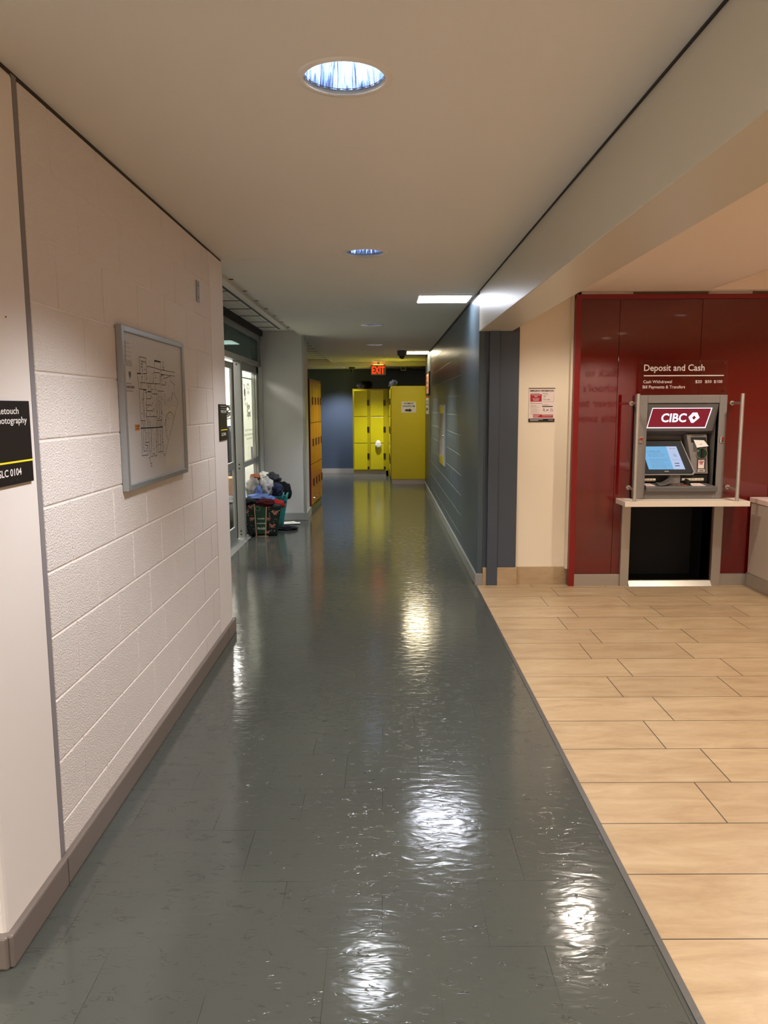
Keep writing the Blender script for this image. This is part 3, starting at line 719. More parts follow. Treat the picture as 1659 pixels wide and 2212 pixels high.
for j,s_ in enumerate(['GET','INVOLVED','TODAY']): tb.text(s_,(0.7605,13.86,1.98-0.085*j),(0,-1,0),V,0.05,0.45,bold=0.02)
tb.build('lettering',ink,t)
t=thing('paper_sign',"white paper sign reading WOMEN'S WASHROOM on the far slate pier below the framed poster",'sign',(0.775,14.1,1.5))
MB().box(0.778,0.783,13.5,14.3,1.66,1.70).build('tape',ink_orange,t)
MB().box(0.776,0.7825,13.5,14.3,1.38,1.66).build('sheet',paper,t)
tb=MB(); tb.text("WOMEN'S",(0.7745,14.2,1.585),(0,-1,0),V,0.036,0.6,bold=0.02); tb.text('WASHROOM',(0.7745,14.25,1.53),(0,-1,0),V,0.036,0.7,bold=0.02)
tb.poly([(0.7745,14.1,1.49),(0.7745,13.85,1.49),(0.7745,13.85,1.51),(0.7745,13.65,1.465),(0.7745,13.85,1.42),(0.7745,13.85,1.44),(0.7745,14.1,1.44)])
tb.build('lettering',ink,t)

# ------------------------------------------------------------------ left wall items
XW=-1.030
t=thing('room_sign','black room sign for a photography studio on the near white pier','sign',(XW,2.14,1.30))
MB().box(XW+0.002,XW+0.010,2.025,2.250,1.299,1.529).build('plate',sign_black,t,bevel=0.0015)
S=XW+0.0106; tb=MB()
tb.text('Retouch',(S,2.058,1.493),U,V,0.0178,0.122,bold=0.006); tb.text('Photography',(S,2.042,1.467),U,V,0.0178,0.185,bold=0.006)
tb.text('SLC 0104',(S,2.044,1.324),U,V,0.0190,0.130,bold=0.012)
tb.build('lettering',white_ink,t)
MB().quad((S,2.027,1.3585),(S,2.249,1.3585),(S,2.249,1.3635),(S,2.027,1.3635)).build('yellow_line',yellow_ink,t)
br=MB()
for k in range(14): br.cyl((S-0.0005,2.06+0.007*k,1.312-0.003*(k%2)),(S+0.0006,2.06+0.007*k,1.312-0.003*(k%2)),0.0012,n=8)
br.build('braille',M('braille_grey',(52,48,48),0.5),t)
t=thing('room_sign','black room sign for the thrift shop on the far white pier by the door','sign',(XW,4.965,1.30))
MB().box(XW+0.002,XW+0.010,4.852,5.079,1.301,1.529).build('plate',sign_black,t,bevel=0.0015)
tb=MB(); tb.text('WUSA Thrift',(S,4.893,1.474),U,V,0.0175,0.160,bold=0.006); tb.text('SLC 0106',(S,4.893,1.331),U,V,0.0185,0.128,bold=0.012)
tb.text('Student Life Centre',(S,4.893,1.513),U,V,0.006,0.165); tb.quad((S,4.893,1.500),(S,5.06,1.500),(S,5.06,1.5012),(S,4.893,1.5012))
tb.build('lettering',white_ink,t)
MB().quad((S,4.88,1.3645),(S,5.077,1.3645),(S,5.077,1.3695),(S,4.88,1.3695)).build('yellow_line',yellow_ink,t)
t=thing('wall_plate','small grey metal plate with two screws high on the block wall','wall plate',(XW,4.42,2.1))
MB().box(XW,XW+0.004,4.385,4.455,2.09,2.205).build('plate',M('plate_grey',(140,134,130),0.4,metal=0.6),t,bevel=0.001)
b=MB()
for z in (2.115,2.178): b.cyl((XW+0.004,4.42,z),(XW+0.0055,4.42,z),0.005,n=12)
b.build('screw',black,t)
h=MB().cyl((XW+0.0015,2.16,1.755),(XW+0.0035,2.16,1.755),0.0022,n=10).build('wall_screw',black)
tag(h,'tiny dark screw in the near white pier above the room sign','screw')

# framed floor map
LX=-1.012
t=thing('framed_map','silver framed floor plan of the building on the white block wall','framed map',(XW,3.56,1.18))
f=MB(); x0,x1=-1.0295,-1.004
f.box(x0,x1,3.035,3.064,1.180,1.828); f.box(x0,x1,3.936,4.058-0.085,1.180,1.828); f.box(x0,x1-0.0005,3.064,3.936,1.803,1.828); f.box(x0,x1-0.0005,3.064,3.936,1.180,1.205)
f.build('frame',board_frame,t,bevel=0.003)
MB().box(-1.0292,-1.013,3.05,3.95,1.19,1.82).build('print',board_white,t)
poly=[[(3267,1718),(3361,1718),(3356,1684)],[(3267,1718),(3264,1652)],[(3281,1678),(3305,1678),(3302,1649)],[(3231,1649),(3277,1649)],[(3231,1650),(3246,1586),(3344,1584)],[(3301,1584),(3344,1584)],[(3375,1685),(3475,1683),(3577,1679),(3815,1678)],[(3481,1717),(3578,1716),(3574,1685)],[(3481,1713),(3577,1713)],[(3481,1717),(3477,1683)],[(3375,1685),(3361,1677),(3353,1612),(3551,1615),(3557,1665),(3461,1662),(3455,1618)],[(3577,1679),(3563,1612)],[(3574,1659),(3806,1660)],[(3574,1657),(3618,1657),(3616,1641),(3725,1656),(3731,1633),(3801,1617),(3791,1596)],[(3761,1581),(3722,1540)],[(3775,1581),(3848,1537),(3586,1287),(3560,1302)],[(3246,1586),(3249,1456),(3312,1454)],[(3254,1455),(3246,1309),(3327,1308)],[(3277,1452),(3270,1327),(3302,1326)],[(3245,1424),(3473,1421),(3571,1421)],[(3303,1451),(3299,1350)],[(3343,1576),(3410,1575),(3406,1547),(3340,1546)],[(3343,1576),(3330,1471),(3484,1469),(3497,1569),(3438,1568)],[(3336,1520),(3403,1520)],[(3334,1497),(3429,1495)],[(3510,1583),(3609,1583)],[(3559,1582),(3555,1451),(3488,1452)],[(3528,1581),(3519,1455)],[(3555,1451),(3557,1310),(3483,1310),(3494,1448)],[(3524,1444),(3520,1315)],[(3478,1466),(3460,1320),(3457,1296),(3422,1298),(3423,1307),(3400,1308),(3399,1298),(3371,1298)],[(3345,1452),(3350,1361),(3360,1300)],[(3372,1450),(3385,1413),(3378,1313)],[(3301,1363),(3350,1361)],[(3299,1350),(3332,1349),(3327,1308)],[(3590,1426),(3626,1457),(3662,1482),(3703,1489),(3736,1483),(3768,1463)],[(3626,1457),(3614,1407),(3647,1359)],[(3268,1612),(3342,1614)],[(3273,1609),(3275,1584)],[(3375,1612),(3371,1579),(3410,1579)],[(3409,1614),(3411,1580)],[(3478,1616),(3480,1582)],[(3300,1578),(3292,1468)],[(3291,1648),(3291,1616)],[(3358,1654),(3302,1650)],[(3615,1574),(3624,1550),(3615,1521)],[(3634,1628),(3652,1621),(3638,1612),(3575,1612)],[(3583,1654),(3586,1619)]]
thick={5,8,3,19}
lm=MB(); LXs=-1.0122
for i,pl in enumerate(poly):
    w=0.0050 if i in thick else 0.0026
    for a,b in zip(pl[:-1],pl[1:]): lm.line((LXs,a[0]/1000,a[1]/1000),(LXs,b[0]/1000,b[1]/1000),w,(1,0,0))
rnd=random.Random(11)
for k in range(210):
    yy=rnd.uniform(3.26,3.58); zz=rnd.uniform(1.32,1.67); L_=rnd.uniform(0.002,0.012)
    if rnd.random()<0.5: lm.line((LXs,yy,zz),(LXs,yy+L_,zz),0.0024,(1,0,0))
    else: lm.line((LXs,yy,zz),(LXs,yy,zz+L_*0.8),0.0018,(1,0,0))
for k in range(34):
    yy=rnd.uniform(3.60,3.80); zz=rnd.uniform(1.38,1.62); lm.line((LXs,yy,zz),(LXs,yy+0.003,zz),0.003,(1,0,0))
lm.build('plan_lines',ink,t)
tb=MB()
tb.text('CONSTRUCTION',(LXs,3.284,1.697),U,V,0.0075,0.070,bold=0.02); tb.text('AREA',(LXs,3.284,1.686),U,V,0.0075,0.025,bold=0.02)
for j,s_ in enumerate(['EXIT','TO','RING','ROAD']): tb.text(s_,(LXs,3.607,1.712-0.011*j),U,V,0.007,bold=0.02)
for j,s_ in enumerate(['EXIT','TO','PLAZA','LEVEL']): tb.text(s_,(LXs,3.34+0.006*j,1.290-0.012*j),U,V,0.007,bold=0.02)
tb.text('STUDENT LIFE CENTRE',(LXs,3.086,1.586),U,V,0.009,0.10,bold=0.02); tb.text('LOWER LEVEL',(LXs,3.086,1.603),U,V,0.004,0.06); tb.text('FLOOR PLAN 0',(LXs,3.086,1.573),U,V,0.004,0.08)
for j in range(5):
    tb.quad((LXs,3.092,1.770-0.017*j),(LXs,3.097,1.770-0.017*j),(LXs,3.097,1.757-0.017*j),(LXs,3.092,1.757-0.017*j))
for j,s_ in enumerate(['EXIT ROUTE','EXTINGUISHER','PULL STATION','FIRE HOSE','STAIRS']): tb.text(s_,(LXs,3.106,1.761-0.017*j),U,V,0.004,0.045+0.006*(j%3))
for j in range(4): tb.line((LXs,3.094,1.690-0.005*j),(LXs,3.165+0.008*(j%2),1.690-0.005*j),0.0013,(1,0,0))
tb.build('map_text',ink_grey,t)
sh=[(LXs,3.128,1.652),(LXs,3.150,1.652),(LXs,3.152,1.640),(LXs,3.139,1.622),(LXs,3.126,1.640)]
MB().poly(sh).build('crest',M('crest_grey_blue',(96,100,124),0.5),t)
MB().quad((LXs,3.171,1.416),(LXs,3.231,1.416),(LXs,3.231,1.441),(LXs,3.171,1.441)).build('orange_marker',ink_orange,t)
tb=MB(); tb.text('YOU ARE',(LXs+0.0004,3.201,1.431),U,V,0.0055,0.048,align='c',bold=0.02); tb.text('HERE',(LXs+0.0004,3.201,1.421),U,V,0.0055,0.030,align='c',bold=0.02)
tb.build('marker_text',ink,t)
MB().box(-1.0085,-1.0075,3.062,3.94,1.203,1.805).build('cover_sheet',glass('map_cover',(0.97,0.97,0.97),refl=0.35),t)

# ------------------------------------------------------------------ emergency notice
t=thing('emergency_notice','printed EMERGENCY INFORMATION notice on the cream wall','notice',(1.315,6.49,1.38))
YP=6.494; UX=(1,0,0)
MB().box(1.207,1.423,YP,6.4995,1.378,1.660).build('sheet',pinkpaper,t)
MB().box(1.205,1.424,YP-0.003,YP,1.653,1.659).build('top_rail',M('brown_rail',(90,52,24),0.5),t)
YQ=YP-0.0008
q=lambda a,b,c,d,m_,nm: MB().quad((a,YQ,c),(b,YQ,c),(b,YQ,d),(a,YQ,d)).build(nm,m_,t)
q(1.207,1.424,1.378,1.406,black,'footer_band'); q(1.219,1.313,1.546,1.607,ink_red,'red_box'); q(1.245,1.410,1.414,1.440,ink_red,'red_band'); q(1.318,1.407,1.502,1.509,black,'black_bar')
YR=YQ-0.0006
tb=MB(); tb.text('EMERGENCY INFORMATION',(1.216,YR,1.628),UX,V,0.0135,0.196,bold=0.03)
tb.text('In case of emergency',(1.220,YR,1.611),UX,V,0.006,0.075,bold=0.02); tb.text('You are here:',(1.318,YR,1.611),UX,V,0.006,0.044,bold=0.02)
tb.text('BUILDING NAME',(1.325,YR,1.597),UX,V,0.004,0.04); tb.text('SLC',(1.328,YR,1.585),UX,V,0.006,0.018,bold=0.02); tb.text('ROOM #',(1.325,YR,1.571),UX,V,0.004,0.02); tb.text('LL 46   LL 84A',(1.325,YR,1.559),UX,V,0.006,0.056,bold=0.02)
tb.text('What to do in an emergency?',(1.220,YR,1.529),UX,V,0.006,0.098,bold=0.02)
tb.build('black_text',ink,t)
tb=MB(); tb.text('ON CAMPUS EMERGENCIES',(1.266,YR,1.596),UX,V,0.005,0.072,align='c',bold=0.02); tb.text('911',(1.266,YR,1.583),UX,V,0.009,0.022,align='c',bold=0.03)
for j in range(3): tb.text(['CALL 911 AND NOTIFY','SPECIAL CONSTABLE','519 888 4911'][j],(1.266,YR,1.570-0.0085*j),UX,V,0.005,0.058-0.006*j,align='c',bold=0.02)
tb.line((1.322,YR,1.434),(1.404,YR,1.434),0.003,(0,1,0)); tb.line((1.322,YR,1.424),(1.400,YR,1.424),0.0015,(0,1,0)); tb.line((1.250,YR,1.431),(1.295,YR,1.431),0.004,(0,1,0)); tb.line((1.250,YR,1.422),(1.285,YR,1.422),0.003,(0,1,0))
tb.line((1.222,YR,1.397),(1.325,YR,1.397),0.003,(0,1,0)); tb.line((1.222,YR,1.390),(1.288,YR,1.390),0.003,(0,1,0)); tb.text('WATERLOO',(1.370,YR,1.391),UX,V,0.006,0.042,bold=0.02)
tb.build('white_text',white_ink,t)
tb=MB()
for z in (1.515,1.508): tb.line((1.224,YR,z),(1.27,YR,z),0.0015,(0,1,0))
for k in range(9): tb.line((1.224,YR,1.502-0.0075*k),(1.224+0.07-0.02*(k%3==2),YR,1.502-0.0075*k),0.0009,(0,1,0))
tb.line((1.318,YR,1.518),(1.37,YR,1.518),0.003,(0,1,0))
for p in [((1.412,1.545),(1.412,1.607)),((1.318,1.545),(1.412,1.545))]: tb.line((p[0][0],YR,p[0][1]),(p[1][0],YR,p[1][1]),0.0012,(0,1,0))
tb.build('fine_print',M('brown_grey_ink',(150,120,100),0.6),t)
ic=MB()
for (a,b) in [((1.325,1.47),(1.336,1.485)),((1.336,1.485),(1.328,1.487)),((1.336,1.478),(1.341,1.466)),((1.352,1.468),(1.370,1.482)),((1.358,1.480),(1.372,1.472)),((1.392,1.464),(1.392,1.486)),((1.388,1.486),(1.396,1.486)),((1.406,1.466),(1.406,1.484))]:
    ic.line((a[0],YR,a[1]),(b[0],YR,b[1]),0.003,(0,1,0))
ic.build('pictograms',M('brown_ink',(86,56,36),0.6),t)
# ------------------------------------------------------------------ cash machine
XA0,XA1,ZA0,ZA1,YF=2.062,2.797,0.748,1.594,6.355
t=thing('cash_machine','grey bank cash machine set in the red wall above the white shelf','cash machine',(2.43,6.4,0.748))
RX0,RX1,RZ0,RZ1=2.150,2.735,0.842,1.528
f=MB(); d0,d1=YF,6.42
f.box(XA0,RX0,d0,d1,ZA0,ZA1); f.box(RX1,XA1,d0,d1,ZA0,ZA1); f.box(RX0,RX1,d0,d1,RZ1,ZA1); f.box(RX0,RX1,d0,d1,ZA0,RZ0-0.02)
f.build('surround',atm_grey,t,bevel=0.004)
YB=6.62
rc=MB(); rc.box(RX0-0.001,RX0,d0+0.01,YB,RZ0-0.02,RZ1); rc.box(RX1,RX1+0.001,d0+0.01,YB,RZ0-0.02,RZ1); rc.box(RX0,RX1,d0+0.01,YB,RZ1,RZ1+0.001)
rc.box(RX0,RX1,YB-0.03,YB,RZ0,RZ1); rc.build('recess_lining',atm_grey,t)
# canopy with lit sign: leans back towards its lower edge
ca=MB(); ca.prism([(RX0,6.365,RZ1-0.004),(RX0,6.43,1.30),(RX0,6.56,1.255),(RX0,6.60,RZ1-0.004)],(RX1-RX0,0,0)); ca.build('canopy',atm_mid,t,bevel=0.004)
def cp(x,z,o=0.0):     # point on the sloping canopy face
    f_=(RZ1-0.004-z)/(RZ1-0.004-1.30); return Vector((x,6.365+0.065*f_-0.002-o,z))
sl=MB()
A,B,C_,D=(2.197,1.487),(2.680,1.487),(2.652,1.328),(2.172,1.328)
sl.quad(cp(*A),cp(*B),cp(*C_),cp(*D)); sg=sl.build('sign_face',sign_red,t)
bd=MB()
for a,b,w in [(A,B,0.005),(B,C_,0.007),(C_,D,0.008),(D,A,0.005)]: bd.line(cp(*a,0.001),cp(*b,0.001),w,(0,1,0.3))
bd.build('sign_border',sign_white,sg)
tb=MB(); tb.text('CIBC',cp(2.279,1.376,0.0015),UX,(cp(0,1.48)-cp(0,1.38)),0.070,0.205,bold=0.022)
tb.build('sign_lettering',sign_white,sg)
lg=MB()   # split diamond mark
def lp(x,z): return cp(2.500+x*0.092,1.368+z*0.083,0.0015)
lg.poly([lp(0.33,1),lp(0.72,1),lp(1.0,0.5),lp(0.52,0.0),lp(0.32,0.0),lp(0.50,0.28),lp(0.70,0.5),lp(0.50,0.73)])
lg.poly([lp(0.33,1),lp(0.50,0.73),lp(0.32,0.50),lp(0.50,0.28),lp(0.32,0.0),lp(0.0,0.55)])
lg.build('sign_diamond',sign_white,sg)
lg=MB(); lg.line(cp(2.530,1.440,0.0025),cp(2.515,1.410,0.0025),0.004,(0,1,0)); lg.line(cp(2.515,1.410,0.0025),cp(2.531,1.375,0.0025),0.004,(0,1,0)); lg.build('sign_diamond_shade',emis('lit_lilac',(150,150,196),0.4),sg)
# screen: slanted panel
def sp_(x,z,o=0): # x,z as on photo plane, leaning back
    f_=(z-0.95)/(1.21-0.95); return Vector((x,6.40+0.12*f_-o,z))
bz=MB(); bz.prism([sp_(2.150,1.222),sp_(2.492,1.222),sp_(2.572,0.965),sp_(2.556,0.948),sp_(2.150,0.948)],(0,0.03,-0.008)); bz.build('screen_bezel',bezel,t,bevel=0.004)
bz=MB(); bz.prism([sp_(2.150,1.224,-0.004),sp_(2.500,1.224,-0.004),sp_(2.588,0.960,-0.004),sp_(2.568,0.938,-0.004),sp_(2.150,0.938,-0.004)],(0,0.05,-0.01)); bz.build('screen_housing',atm_grey,t,bevel=0.004)
s1=MB().quad(sp_(2.158,1.170,0.003),sp_(2.365,1.170,0.003),sp_(2.407,0.984,0.003),sp_(2.200,0.984,0.003)).build('screen',scr_blue,t)
MB().quad(sp_(2.365,1.170,0.003),sp_(2.450,1.170,0.003),sp_(2.503,0.984,0.003),sp_(2.407,0.984,0.003)).build('screen_side_pane',scr_pale,s1)
tx=MB(); vdir=sp_(0,1.1)-sp_(0,1.0); 
lines=['On November 1, 2025,','we are making product','and fee changes to certain','CIBC chequing accounts.','','For more details about these','changes, please refer to the','communication sent to','you earlier this year or visit','CIBC banking centre or visit','cibc.com/accountchanges']
for j,s_ in enumerate(lines):
    z=1.128-0.0128*j
    if s_: tx.text(s_,sp_(2.190+(1.170-z)*0.225,z,0.004),UX,vdir,0.0065,min(0.155,0.0055*len(s_)),bold=0.03 if j==0 else 0.0)
tx.text('Tap to Start',sp_(2.390,1.150,0.004),UX,vdir,0.007,0.050,bold=0.02)
for k in range(3): tx.line(sp_(2.420+0.009*k,1.112-0.004*k,0.004),sp_(2.424+0.009*k,1.088-0.002*k,0.004),0.0025,(0,1,0))
tx.text('or Insert Card',sp_(2.400,1.060,0.004),UX,vdir,0.005,0.075)
for z in (1.032,1.012): tx.line(sp_(2.425,z,0.004),sp_(2.455,z,0.004),0.008,(0,1,0))
tx.build('screen_text',M('screen_navy_text',(40,60,110),0.5),s1)
MB().text('NCR',sp_(2.330,0.966,0.002),UX,vdir,0.006,0.035,bold=0.03).build('maker_mark',paper,t)
# column with receipt slot, card reader, labels
cm=MB(); cm.prism([(2.520,6.47,1.275),(2.690,6.47,1.275),(2.700,6.43,0.945),(2.575,6.43,0.945)],(0,0.15,0)); cm.build('reader_column',atm_grey,t,bevel=0.004)
def rp(x,z,o=0): return Vector((x,6.47-0.04*(1.275-z)/0.33-o,z))
sl=MB(); sl.prism([rp(2.556,1.247,0.006),rp(2.680,1.247,0.006),rp(2.684,1.208,0.006),rp(2.560,1.208,0.006)],(0,0.01,0)); sl.build('receipt_slot',black,t)
vt=MB()
for j in range(3): vt.line(rp(2.565,1.268-0.006*j,0.002),rp(2.660,1.268-0.006*j,0.002),0.002,(0,1,0))
vt.build('vent_lines',atm_dark,t)
pl=MB(); pl.prism([rp(2.610,1.205,0.001),rp(2.688,1.205,0.001),rp(2.680,0.958,0.001),rp(2.605,0.958,0.001)],(0,0.003,0)); pl.build('column_inlay',atm_dark,t)
cu=MB(); rc_=[(2.575,1.226,0.012),(2.662,1.222,0.012),(2.688,1.175,0.040),(2.592,1.163,0.040)]
cu.prism([rp(*p) for p in rc_],(0,0.0008,0)); ro=cu.build('receipt',paper,t)
MB().text('CIBC',rp(2.618,1.188,0.0345),UX,V,0.006,0.02,bold=0.02).build('receipt_text',ink_red,ro)
c0=rp(2.645,1.113,0)
cr=MB(); cr.cyl(c0+Vector((0,0.01,0)),c0+Vector((0,-0.012,0)),0.050,0.046,n=36); cr.build('card_reader_ring',chrome,t,smooth=False)
cr=MB(); cr.cyl(c0+Vector((0,-0.0115,0)),c0+Vector((0,-0.018,0)),0.043,0.036,n=36); co=cr.build('card_reader',M('green_lens',(8,66,40),0.15,spec=0.8),t)
cr=MB(); cr.box(c0.x-0.009,c0.x+0.009,c0.y-0.028,c0.y-0.015,c0.z-0.040,c0.z+0.040); cr.box(c0.x-0.038,c0.x+0.038,c0.y-0.021,c0.y-0.016,c0.z-0.003,c0.z+0.003); cr.build('card_slot',black,co)
lb=MB(); lb.prism([rp(2.620,1.060,0.004),rp(2.668,1.060,0.004),rp(2.664,0.990,0.004),rp(2.616,0.990,0.004)],(0,0.002,0)); lo_=lb.build('card_label',pinkpaper,t)
tx=MB(); tx.text('PLEASE',rp(2.643,1.044,0.006),UX,V,0.008,0.038,align='c',bold=0.04); tx.text('INSERT',rp(2.642,1.033,0.006),UX,V,0.008,0.034,align='c',bold=0.04); tx.text('CARD',rp(2.641,1.022,0.006),UX,V,0.007,0.026,align='c',bold=0.04); tx.build('card_label_text',ink_red,lo_)
pd=MB(); pd.box(2.610,2.672,6.424,6.43,0.957,0.983); po_=pd.build('logo_plate',M('pale_plate',(196,186,170),0.4),t,bevel=0.009)
MB().text('VISA',(2.641,6.4225,0.966),UX,V,0.010,0.040,align='c',bold=0.03).build('logo_plate_text',ink,po_)
# cavities with pale rollers
cv=MB(); cv.box(2.151,2.270,6.44,6.58,0.876,0.935); cv.box(2.470,2.700,6.44,6.58,0.876,0.935); cv.box(2.270,2.375,6.47,6.58,0.876,0.935); cv.build('dispenser_cavity',black,t)
MB().box(2.375,2.470,6.42,6.60,0.86,0.95).build('centre_pillar',atm_grey,t,bevel=0.008)
for xs_,n_ in ((2.160,4),(2.482,7)):
    for k in range(n_):
        a=xs_+0.0262*k; MB().cyl((a,6.43,0.897),(a+0.0235,6.43,0.897),0.0125,n=16).build('roller',M('ivory_roller',(206,192,170),0.4) if 'ivory_roller' not in MATS else MATS['ivory_roller'],t,smooth=False)
# tray ledge with keypad
tr=MB(); tr.prism([(2.156,6.335,0.848),(2.745,6.335,0.848),(2.690,6.45,0.868),(2.156,6.45,0.868)],(0,0,-0.012))
tr.box(2.156,2.745,6.330,6.45,0.806,0.846); tr.build('tray',atm_mid,t,bevel=0.005)
ap=MB(); ap.prism([(2.158,6.354,0.802),(2.728,6.354,0.802),(2.712,6.354,0.758),(2.140,6.354,0.758)],(0,0.01,0)); ap.build('apron',M('apron_plastic',(108,103,99),0.45),t)
def tp(x,f_,o=0.001): return Vector((x,6.335+0.115*f_,0.848+0.020*f_+o))
for nm,(x0,x1) in {'left_label':(2.162,2.222),'right_label':(2.545,2.640)}.items():
    m_=MB().prism([tp(x0,0.12),tp(x1+0.018,0.12),tp(x1-0.004,0.85),tp(x0-0.004,0.85)],(0,0,0.0008)).build(nm,pinkpaper,t)
    MB().line(tp(x0+0.02,0.45,0.003),tp(x0+0.055,0.45,0.003),0.008,(0,0,1)).build('label_text',ink_red,m_)
kp=MB()
for r in range(4):
    for c_ in range(5):
        p=tp(2.385+0.024*c_,0.12+0.2*r,0.001); kp.box(p.x,p.x+0.018,p.y,p.y+0.014,p.z,p.z+0.006)
kp.build('keypad_keys',M('steel_keys',(150,140,130),0.3,metal=0.7),t)
MB().box(2.462,2.500,6.35,6.365,0.853,0.861).build('red_key',ink_red,t); 
sc=MB(); pts=[]
for k in range(7):
    a=k/6; pts.append((2.262+0.125*a,0.012+0.055*max(0,a-0.35)**1.2*1.6))
sc.prism([(p[0],6.345,0.852+p[1]) for p in pts]+[(p[0]-0.0,6.345,0.848+p[1]*0.6) for p in pts[::-1]],(0,0.075,0.012)); sc.build('keypad_shield',atm_mid,t,bevel=0.002)
sc=MB(); sc.prism([(2.492,6.365,0.855),(2.505,6.365,0.897),(2.526,6.365,0.895),(2.536,6.365,0.860),(2.545,6.365,0.850)],(0,0.06,0.01)); sc.build('keypad_shield',black,t,bevel=0.003)
for x in (2.103,2.770):
    lk=MB().box(x-0.018,x+0.018,YF-0.010,YF,1.205,1.258).build('lock_plate',chrome,t,bevel=0.007)
    MB().cyl((x,YF-0.016,1.238),(x,YF-0.009,1.238),0.011,n=16).build('key_cylinder',M('brass_key',(180,60,50),0.3,metal=0.6) if 'brass_key' not in MATS else MATS['brass_key'],lk)
# header panel
t=thing('header_sign','clear panel reading Deposit and Cash above the cash machine','sign',(2.43,6.40,1.60))
MB().box(2.078,2.800,6.385,6.391,1.598,1.873).build('panel',perspex,t,bevel=0.0008)
YL=6.3838; tb=MB()
tb.text('Deposit and Cash',(2.117,YL,1.789),UX,V,0.050,0.492,bold=0.012)
tb.box(2.117,2.768,YL,YL+0.001,1.746,1.754)
tb.text('Cash Withdrawal',(2.115,YL,1.690),UX,V,0.024,0.232); tb.text('Bill Payments & Transfers',(2.112,YL,1.648),UX,V,0.024,0.345)
tb.text('$20',(2.539,YL,1.690),UX,V,0.023,0.052); tb.text('$50',(2.618,YL,1.690),UX,V,0.023,0.052); tb.text('$100',(2.690,YL,1.690),UX,V,0.023,0.068)
tb.build('lettering',white_ink,t)
st=MB()
for x in (2.10,2.78):
    for z in (1.63,1.85): st.cyl((x,6.391,z),(x,6.42,z),0.006,n=10)
st.build('standoff',red_frame,t)
# guard posts
def post(x,label):
    t=thing('guard_rail_post',label,'post',(x,6.18,0.745),'steel posts either side of the cash machine')
    MB().cyl((x,6.18,0.745),(x,6.18,1.602),0.0145,n=24).build('tube',steel_v,t,smooth=False)
    for z in (1.527,0.835):
        s_=MB().cyl((x+0.022,6.42,z),(x,6.19,z),0.010,n=16).build('bracket_arm',steel_v,t)
        MB().cyl((x+0.022,6.42,z),(x+0.022,6.408,z),0.019,n=20).build('flange',steel_v,s_)
post(2.014,'vertical steel post on the shelf, left of the cash machine'); post(2.838,'vertical steel post on the shelf, right of the cash machine')
# shelf and its legs
t=thing('wall_shelf','white shelf under the cash machine on two flat steel legs','shelf',(2.44,6.3,0))
MB().box(1.936,2.942,6.165,6.42,0.703,0.745).build('shelf_board',white_lam,t,bevel=0.002)
MB().box(1.985,2.056,6.385,6.42,0,0.703).build('leg',steel,t,bevel=0.001); MB().box(2.750,2.826,6.385,6.42,0,0.703).build('leg',steel,t,bevel=0.001)
kb=MB(); kb.prism([(2.056,6.36,0.003),(2.056,6.40,0.045),(2.056,6.43,0.045),(2.056,6.43,0.003)],(0.694,0,0)); kb.build('threshold_plate',steel_v,t)

# ------------------------------------------------------------------ shopping bags and clothes
def bag(name,label,cx,cy,w0,d0,w1,d1,h,mat,rz):
    t=thing(name,label,'bag',(cx,cy,0),None,rz)
    vs=[];fs=[];n=10;hh=9
    def per(w,d):
        p=[]
        for i in range(n): p.append((-w/2+w*i/n,-d/2))
        for i in range(n): p.append((w/2,-d/2+d*i/n))
        for i in range(n): p.append((w/2-w*i/n,d/2))
        for i in range(n): p.append((-w/2,d/2-d*i/n))
        return p
    for j in range(hh):
        f_=j/(hh-1); ww=w0+(w1-w0)*f_; dd=d0+(d1-d0)*f_
        for k,(x,y) in enumerate(per(ww,dd)):
            nz=noise.noise(Vector((x*9,y*9,f_*5+cx*7)))*0.018*(0.5+f_)
            vs.append((x*(1+nz*2),y*(1+nz*2)+nz,0.003+h*f_+ (noise.noise(Vector((x*7,y*7,3)))*0.02 if j==hh-1 else 0)))
    m=4*n
    for j in range(hh-1):
        for k in range(m): fs.append((j*m+k,j*m+(k+1)%m,(j+1)*m+(k+1)%m,(j+1)*m+k))
    fs.append(tuple(range(m)))
    ob=MB().add(vs,fs).build('bag_body',mat,t,local=True)
    for p in ob.data.polygons: p.use_smooth=True
    sm=ob.modifiers.new('thick','SOLIDIFY'); sm.thickness=0.004
    return t
BW0,BW1,BD0,BD1,BH=0.33,0.44,0.20,0.24,0.385
bt=bag('shopping_bag','dark green moth-patterned reusable bag overflowing with clothes by the shop door',-1.44,9.12,BW0,BD0,BW1,BD1,BH,bag_green,0.10)
def fp(x,z,o=0.008): # point on bag front face, local; x in -1..1
    f_=z/BH; w=BW0+(BW1-BW0)*f_; d=BD0+(BD1-BD0)*f_
    return (x*w/2,-d/2-o,z)
MB().quad(fp(-0.42,0.03,0.014),fp(0.22,0.03,0.014),fp(0.24,0.375,0.014),fp(-0.40,0.375,0.014)).build('front_panel',bag_panel,bt,local=True)
tm=MB()
for xa,xb in ((-0.42,-0.40),(0.22,0.24)): tm.line(fp(xa-0.03,0.004,0.018),fp(xb-0.01,0.385,0.018),0.012,(0,1,0))
tm.line(fp(-0.55,0.006,0.018),fp(0.35,0.006,0.018),0.008,(0,1,0))
tm.build('trim_band',bag_trim,bt,local=True)
tb=MB()
tb.text('WINNERS',fp(-0.09,0.205,0.020),UX,V,0.017,0.085,align='c',bold=0.02); tb.text('HOMESENSE',fp(-0.09,0.150,0.020),UX,V,0.015,0.10,align='c',bold=0.02)
tb.text('Marshalls',fp(-0.09,0.085,0.020),UX,V,0.030,0.088,align='c',bold=0.03)
n=18
